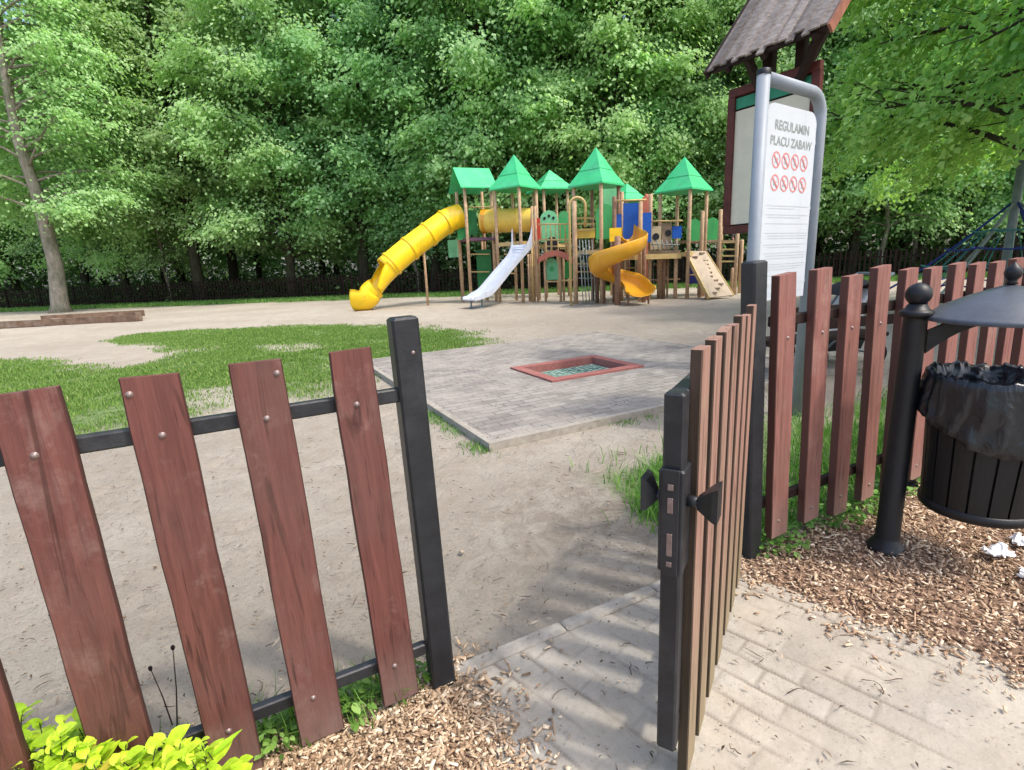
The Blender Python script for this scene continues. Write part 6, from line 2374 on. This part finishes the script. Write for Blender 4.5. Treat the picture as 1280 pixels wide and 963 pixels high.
def grow(seed, H, Rc, zlow, nl, nsp, per, size, r0_=.26, trunk=None, prof=None, droop=.35, spread=(.95, .8), fork=True, jit=.06, azr=None, lfrac=.5, lamp=.42, rnd=.7):
    rg = np.random.default_rng(seed)
    rs = random.Random(seed)
    wood = MB()
    if trunk is None:
        trunk = []
        x = y = 0
        for i in range(9):
            trunk.append(Vector((x, y, H * i / 8 * .95)))
            x += rs.uniform(-.22, .22); y += rs.uniform(-.22, .22)
    nT = len(trunk)
    rad = [max(.03, r0_ * (1 - i / (nT - 1)) ** .8 + .02) for i in range(nT)]
    rad[0] *= 1.35
    # flare
    wood.tube([trunk[0] - Vector((0, 0, .15)), trunk[0] + (trunk[1] - trunk[0]) * .12] + trunk[1:], [rad[0] * 1.25, rad[0] * .82] + [r_ for r_ in rad[1:]], 12)
    ztop = trunk[-1].z
    def tp(z):
        for i in range(nT - 1):
            if trunk[i + 1].z >= z:
                f = (z - trunk[i].z) / max(1e-6, trunk[i + 1].z - trunk[i].z)
                return trunk[i].lerp(trunk[i + 1], f), rad[i] + (rad[i + 1] - rad[i]) * f
        return trunk[-1].copy(), rad[-1]
    prof = prof or (lambda t: .62 + .45 * math.sin(PI * min(1, t * .9 + .12)) - .55 * t ** 2.5)
    sprays = []
    for k in range(nl):
        t = (k + rs.random()) / nl
        z = zlow + (H * .97 - zlow) * t
        p, r_ = tp(z)
        az = k * 2.39996 + rs.uniform(-.4, .4)
        if azr: az = azr[0] + (azr[1] - azr[0]) * ((k * .618034) % 1)
        Ln = Rc * prof(t) * rs.uniform(.75, 1.15)
        rise = R(rs.uniform(15, 45)) * (1 - .2 * t)
        d = Vector((math.cos(az), math.sin(az), 0))
        pts = []
        nseg = 6
        wob = rs.uniform(-.5, .5)
        sd = Vector((-d.y, d.x, 0))
        for i in range(nseg + 1):
            f = i / nseg
            hz = math.sin(rise) * Ln * f - Ln * .36 * f * f * (1.1 - .4 * t)
            pts.append(p + d * (Ln * f * math.cos(rise * .6)) + sd * (wob * Ln * .3 * f * f) + Vector((0, 0, hz)))
        br = min(r_ * .5, .065) 
        wood.tube(pts, [br * (1 - .85 * i / nseg) + .006 for i in range(nseg + 1)], 6)
        for j in range(nsp):
            f = .22 + .78 * ((j + rs.random()) / nsp) ** .85
            i = min(int(f * nseg), nseg - 1); ff = f * nseg - i
            q = pts[i].lerp(pts[i + 1], ff)
            an = rs.uniform(-1.3, 1.3) * (1.2 - f * .7)
            dd = (d * math.cos(an) + sd * math.sin(an) + Vector((0, 0, rs.uniform(-.15, .25)))).normalized()
            off = rs.random() * .9 * (1 - .35 * f)
            o_ = q + dd * off + Vector((0, 0, rs.uniform(-.22, .30)))
            if rs.random() < .35:
                wood.tube([q, q.lerp(o_, .5) + Vector((0, 0, .05)), o_ + dd * .4], [.018, .013, .006], 4)
            sprays.append((tuple(o_), tuple(dd), rs.uniform(.7, 1.25)))
    v, q, ti = crown_leaves(rg, sprays, per, size, spread, droop, jit, lfrac, lamp, rnd)
    return wood, v, q, ti

def tree_object(name, data, loc, label, bm='bark', lm='leaf', group=None, rz=0, sc=1.0):
    wood, v, q, ti = data
    root = empty(name, loc, label, 'tree', group)
    root.rotation_euler = (0, 0, rz)
    root.scale = (sc, sc, sc)
    wood.build('trunk', bm, root)
    me = np_mesh('crown', v, q, ti)
    link('crown', me, lm, root)
    return root

protos = []
for k, (s_, H, Rc, zl) in enumerate(((101, 19, 4.6, 2.6), (102, 21, 4.3, 3.2), (103, 18, 5.0, 2.2), (104, 20, 4.0, 4.0))):
    protos.append(grow(s_, H, Rc, zl, 58, 16, 66, .20, .24 + .04 * (k % 2)))
proto_obj = {}
def place_tree(kind, x, y, rz, sc, label, group, far=False, near_bark=False):
    key = (kind, far)
    if key not in proto_obj:
        o = tree_object('broadleaf_tree', protos[kind], (x, y, 0), label, 'bark', 'leaf_far' if far else 'leaf', group, rz, sc)
        proto_obj[key] = o
        return o
    src = proto_obj[key]
    r_ = src.copy(); col.objects.link(r_)
    r_.location = (x, y, 0); r_.rotation_euler = (0, 0, rz); r_.scale = (sc, sc, sc * random.uniform(.95, 1.08))
    r_['label'] = label
    if group: r_['group'] = group
    for ch in src.children:
        c = ch.copy(); col.objects.link(c); c.parent = r_
    return r_

rs = random.Random(77)
row1 = []
# first row along the fence: (photo x of trunk, metres behind the fence)
for px, back in ((160, 2.4), (250, 1.2), (363, 1.0), (455, 2.2), (545, 3.0), (618, 1.4), (700, 2.6), (775, 1.6), (850, 2.8), (915, 1.8), (985, 3.0), (1060, 2.0), (1140, 3.4), (1200, 1.4), (1262, 3.0), (1330, 2.2), (-60, 2.5), (-170, 2.0)):
    d = ray(px, 360)
    # intersect with back fence line moved back
    best = None
    for Y in np.arange(18, 48, .25):
        x = d.x / d.y * Y
        if Y > bfy(x) + back:
            best = (x, Y); break
    if best: row1.append((px, best))
n_ = 0
LBL = ['leafy forest-edge tree with trunk showing at photo x {} behind the distant fence']
names1 = {160: 'broad green layered tree just right of the pale leaning trunk', 250: 'forest-edge tree on a dark straight trunk a quarter of the way across the photo',
          363: 'forest-edge tree on a dark trunk just left of the yellow tube slide', 455: 'dense layered tree behind the foot of the yellow tube slide', 545: 'layered green tree behind the upper half of the yellow tube slide',
          618: 'tree directly behind the gabled green roof of the play structure', 700: 'tree behind the low rear roof of the play structure', 775: 'tree behind the tallest pointed green roof', 850: 'tree behind the rightmost pointed green roof',
          915: 'tree partly hidden by the left edge of the notice board', 985: 'tree wholly behind the rules sign and notice board', 1060: 'tree just right of the rules sign', 1140: 'tree seen between the rules sign and the rope net',
          1200: 'tree with a thick dark trunk left of the rope climbing net', 1262: 'tree behind the mast of the rope climbing net', 1330: 'tree at the far right edge of the woods', -60: 'tree at the far left picture edge behind the fence', -170: 'tree beyond the left picture edge'}
for i, (px, (x, y)) in enumerate(row1):
    place_tree(i * 3 % 4, x, y, rs.uniform(0, 6.28), rs.uniform(.88, 1.08) * (1.0 if x < 5 else .86), names1[px], 'trees along the edge of the woods')
for i in range(14):
    x = -44 + i * 6.1 + rs.uniform(-1.2, 1.2)
    y = float(bfy(x)) + 8.0 + rs.uniform(-1.2, 1.4)
    place_tree((i + 1) % 4, x, y, rs.uniform(0, 6.28), rs.uniform(.9, 1.12), 'woodland tree standing in the second row behind the forest edge', 'woodland trees of the second row', True)
for i in range(13):
    x = -56 + i * 8.5 + rs.uniform(-2, 2)
    y = float(bfy(max(-44, min(40, x)))) + 16 + rs.uniform(-2, 2)
    place_tree((i + 2) % 4, x, y, rs.uniform(0, 6.28), rs.uniform(.85, 1.12), 'woodland tree deep in the shade of the woods, only glimpsed', 'woodland trees deep in the woods', True)

# pale leaning tree at the left
tr = [at(76, 390, 27), at(69, 330, 27), at(56, 280, 27), at(47, 245, 27), at(24, 180, 27), at(12, 125, 27), at(2, 65, 27), at(-8, 0, 27), at(-20, -90, 27.3), at(-30, -180, 27.5)]
b0 = Vector((tr[0].x, 27, 0))
tr = [p - b0 for p in tr]; tr[0].z = 0
dat = grow(55, tr[-1].z, 5.0, 4.2, 78, 15, 60, .17, .33, trunk=tr, azr=(R(-35), R(215)))
tree_object('leaning_tree', dat, b0, 'tall tree with a thick pale grey leaning trunk at the left edge', 'bark_pale', 'leaf')

# small trees and saplings between (thin trunks seen at right and centre)
sap = grow(61, 9, 2.2, 2.0, 30, 10, 45, .15, .09)
so = None
for i, (px, Y, lb) in enumerate(((1100, 24.5, 'slim sapling right of the rules sign, in front of the woods'), (1142, 25.5, 'slim sapling with a pale stem midway between the rules sign and the rope net'), (520, 30.5, 'slim sapling behind the middle of the yellow tube slide'), (205, 33.5, 'slim sapling between the pale leaning trunk and the next dark trunk'), (815, 26.5, 'slim sapling behind the gap right of the blue panels'))):
    x = at(px, 330, Y).x
    if so is None:
        so = tree_object('sapling', sap, (x, Y, 0), lb, 'bark_pale', 'leaf', 'saplings at the forest edge')
    else:
        r_ = so.copy(); col.objects.link(r_); r_.location = (x, Y, 0); r_.rotation_euler = (0, 0, i * 1.7); r_['label'] = lb
        for ch in so.children:
            c = ch.copy(); col.objects.link(c); c.parent = r_

# near tree at the right whose branches overhang the view
nt1 = grow(71, 9.5, 4.9, 2.3, 62, 24, 46, .115, .2, droop=.75, spread=(.50, .36), jit=.06, lfrac=.25, lamp=.12, rnd=.95, prof=lambda t: 1.0 - .45 * t)
tree_object('overhanging_tree', nt1, (11.3, 10.2, 0), 'nearest bright green tree overhanging the right side of the view', 'bark', 'leaf_near')
nt2 = grow(73, 8.5, 3.6, 3.0, 46, 20, 42, .10, .17, droop=.75, spread=(.45, .32), jit=.05, lfrac=.25, lamp=.1, rnd=.95, prof=lambda t: 1.0 - .45 * t)
tree_object('overhanging_tree', nt2, (9.0, 5.2, 0), 'closest broadleaf tree, its leaves filling the top right corner', 'bark', 'leaf_near')

# far-off woods closing the view
def woods():
    rg = np.random.default_rng(90)
    n = 90000
    x = rg.uniform(-95, 75, n)
    base = np.interp(x, [p[0] for p in BF], [p[1] for p in BF])
    y = base + rg.uniform(24, 34, n)
    h = 17 + 6 * vnoise(x, y * 0, .12, 3) 
    z = rg.random(n) ** 1.15 * h
    c = np.column_stack([x, y, z])
    ax = rg.normal(0, 1, (n, 3)); nm = rg.normal(0, .6, (n, 3)) + np.array([0, -.4, .8])
    L = rg.uniform(.35, .8, n)
    v, q = leaf_quads(c, ax, norm(nm), L, L * .7)
    me = np_mesh('distant_woods', v, q, np.clip(rg.normal(.35, .2, n), 0, 1))
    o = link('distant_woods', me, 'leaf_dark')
    tag(o, 'far-off mass of dark woodland foliage closing the view', 'woods', None, 'stuff')
woods()
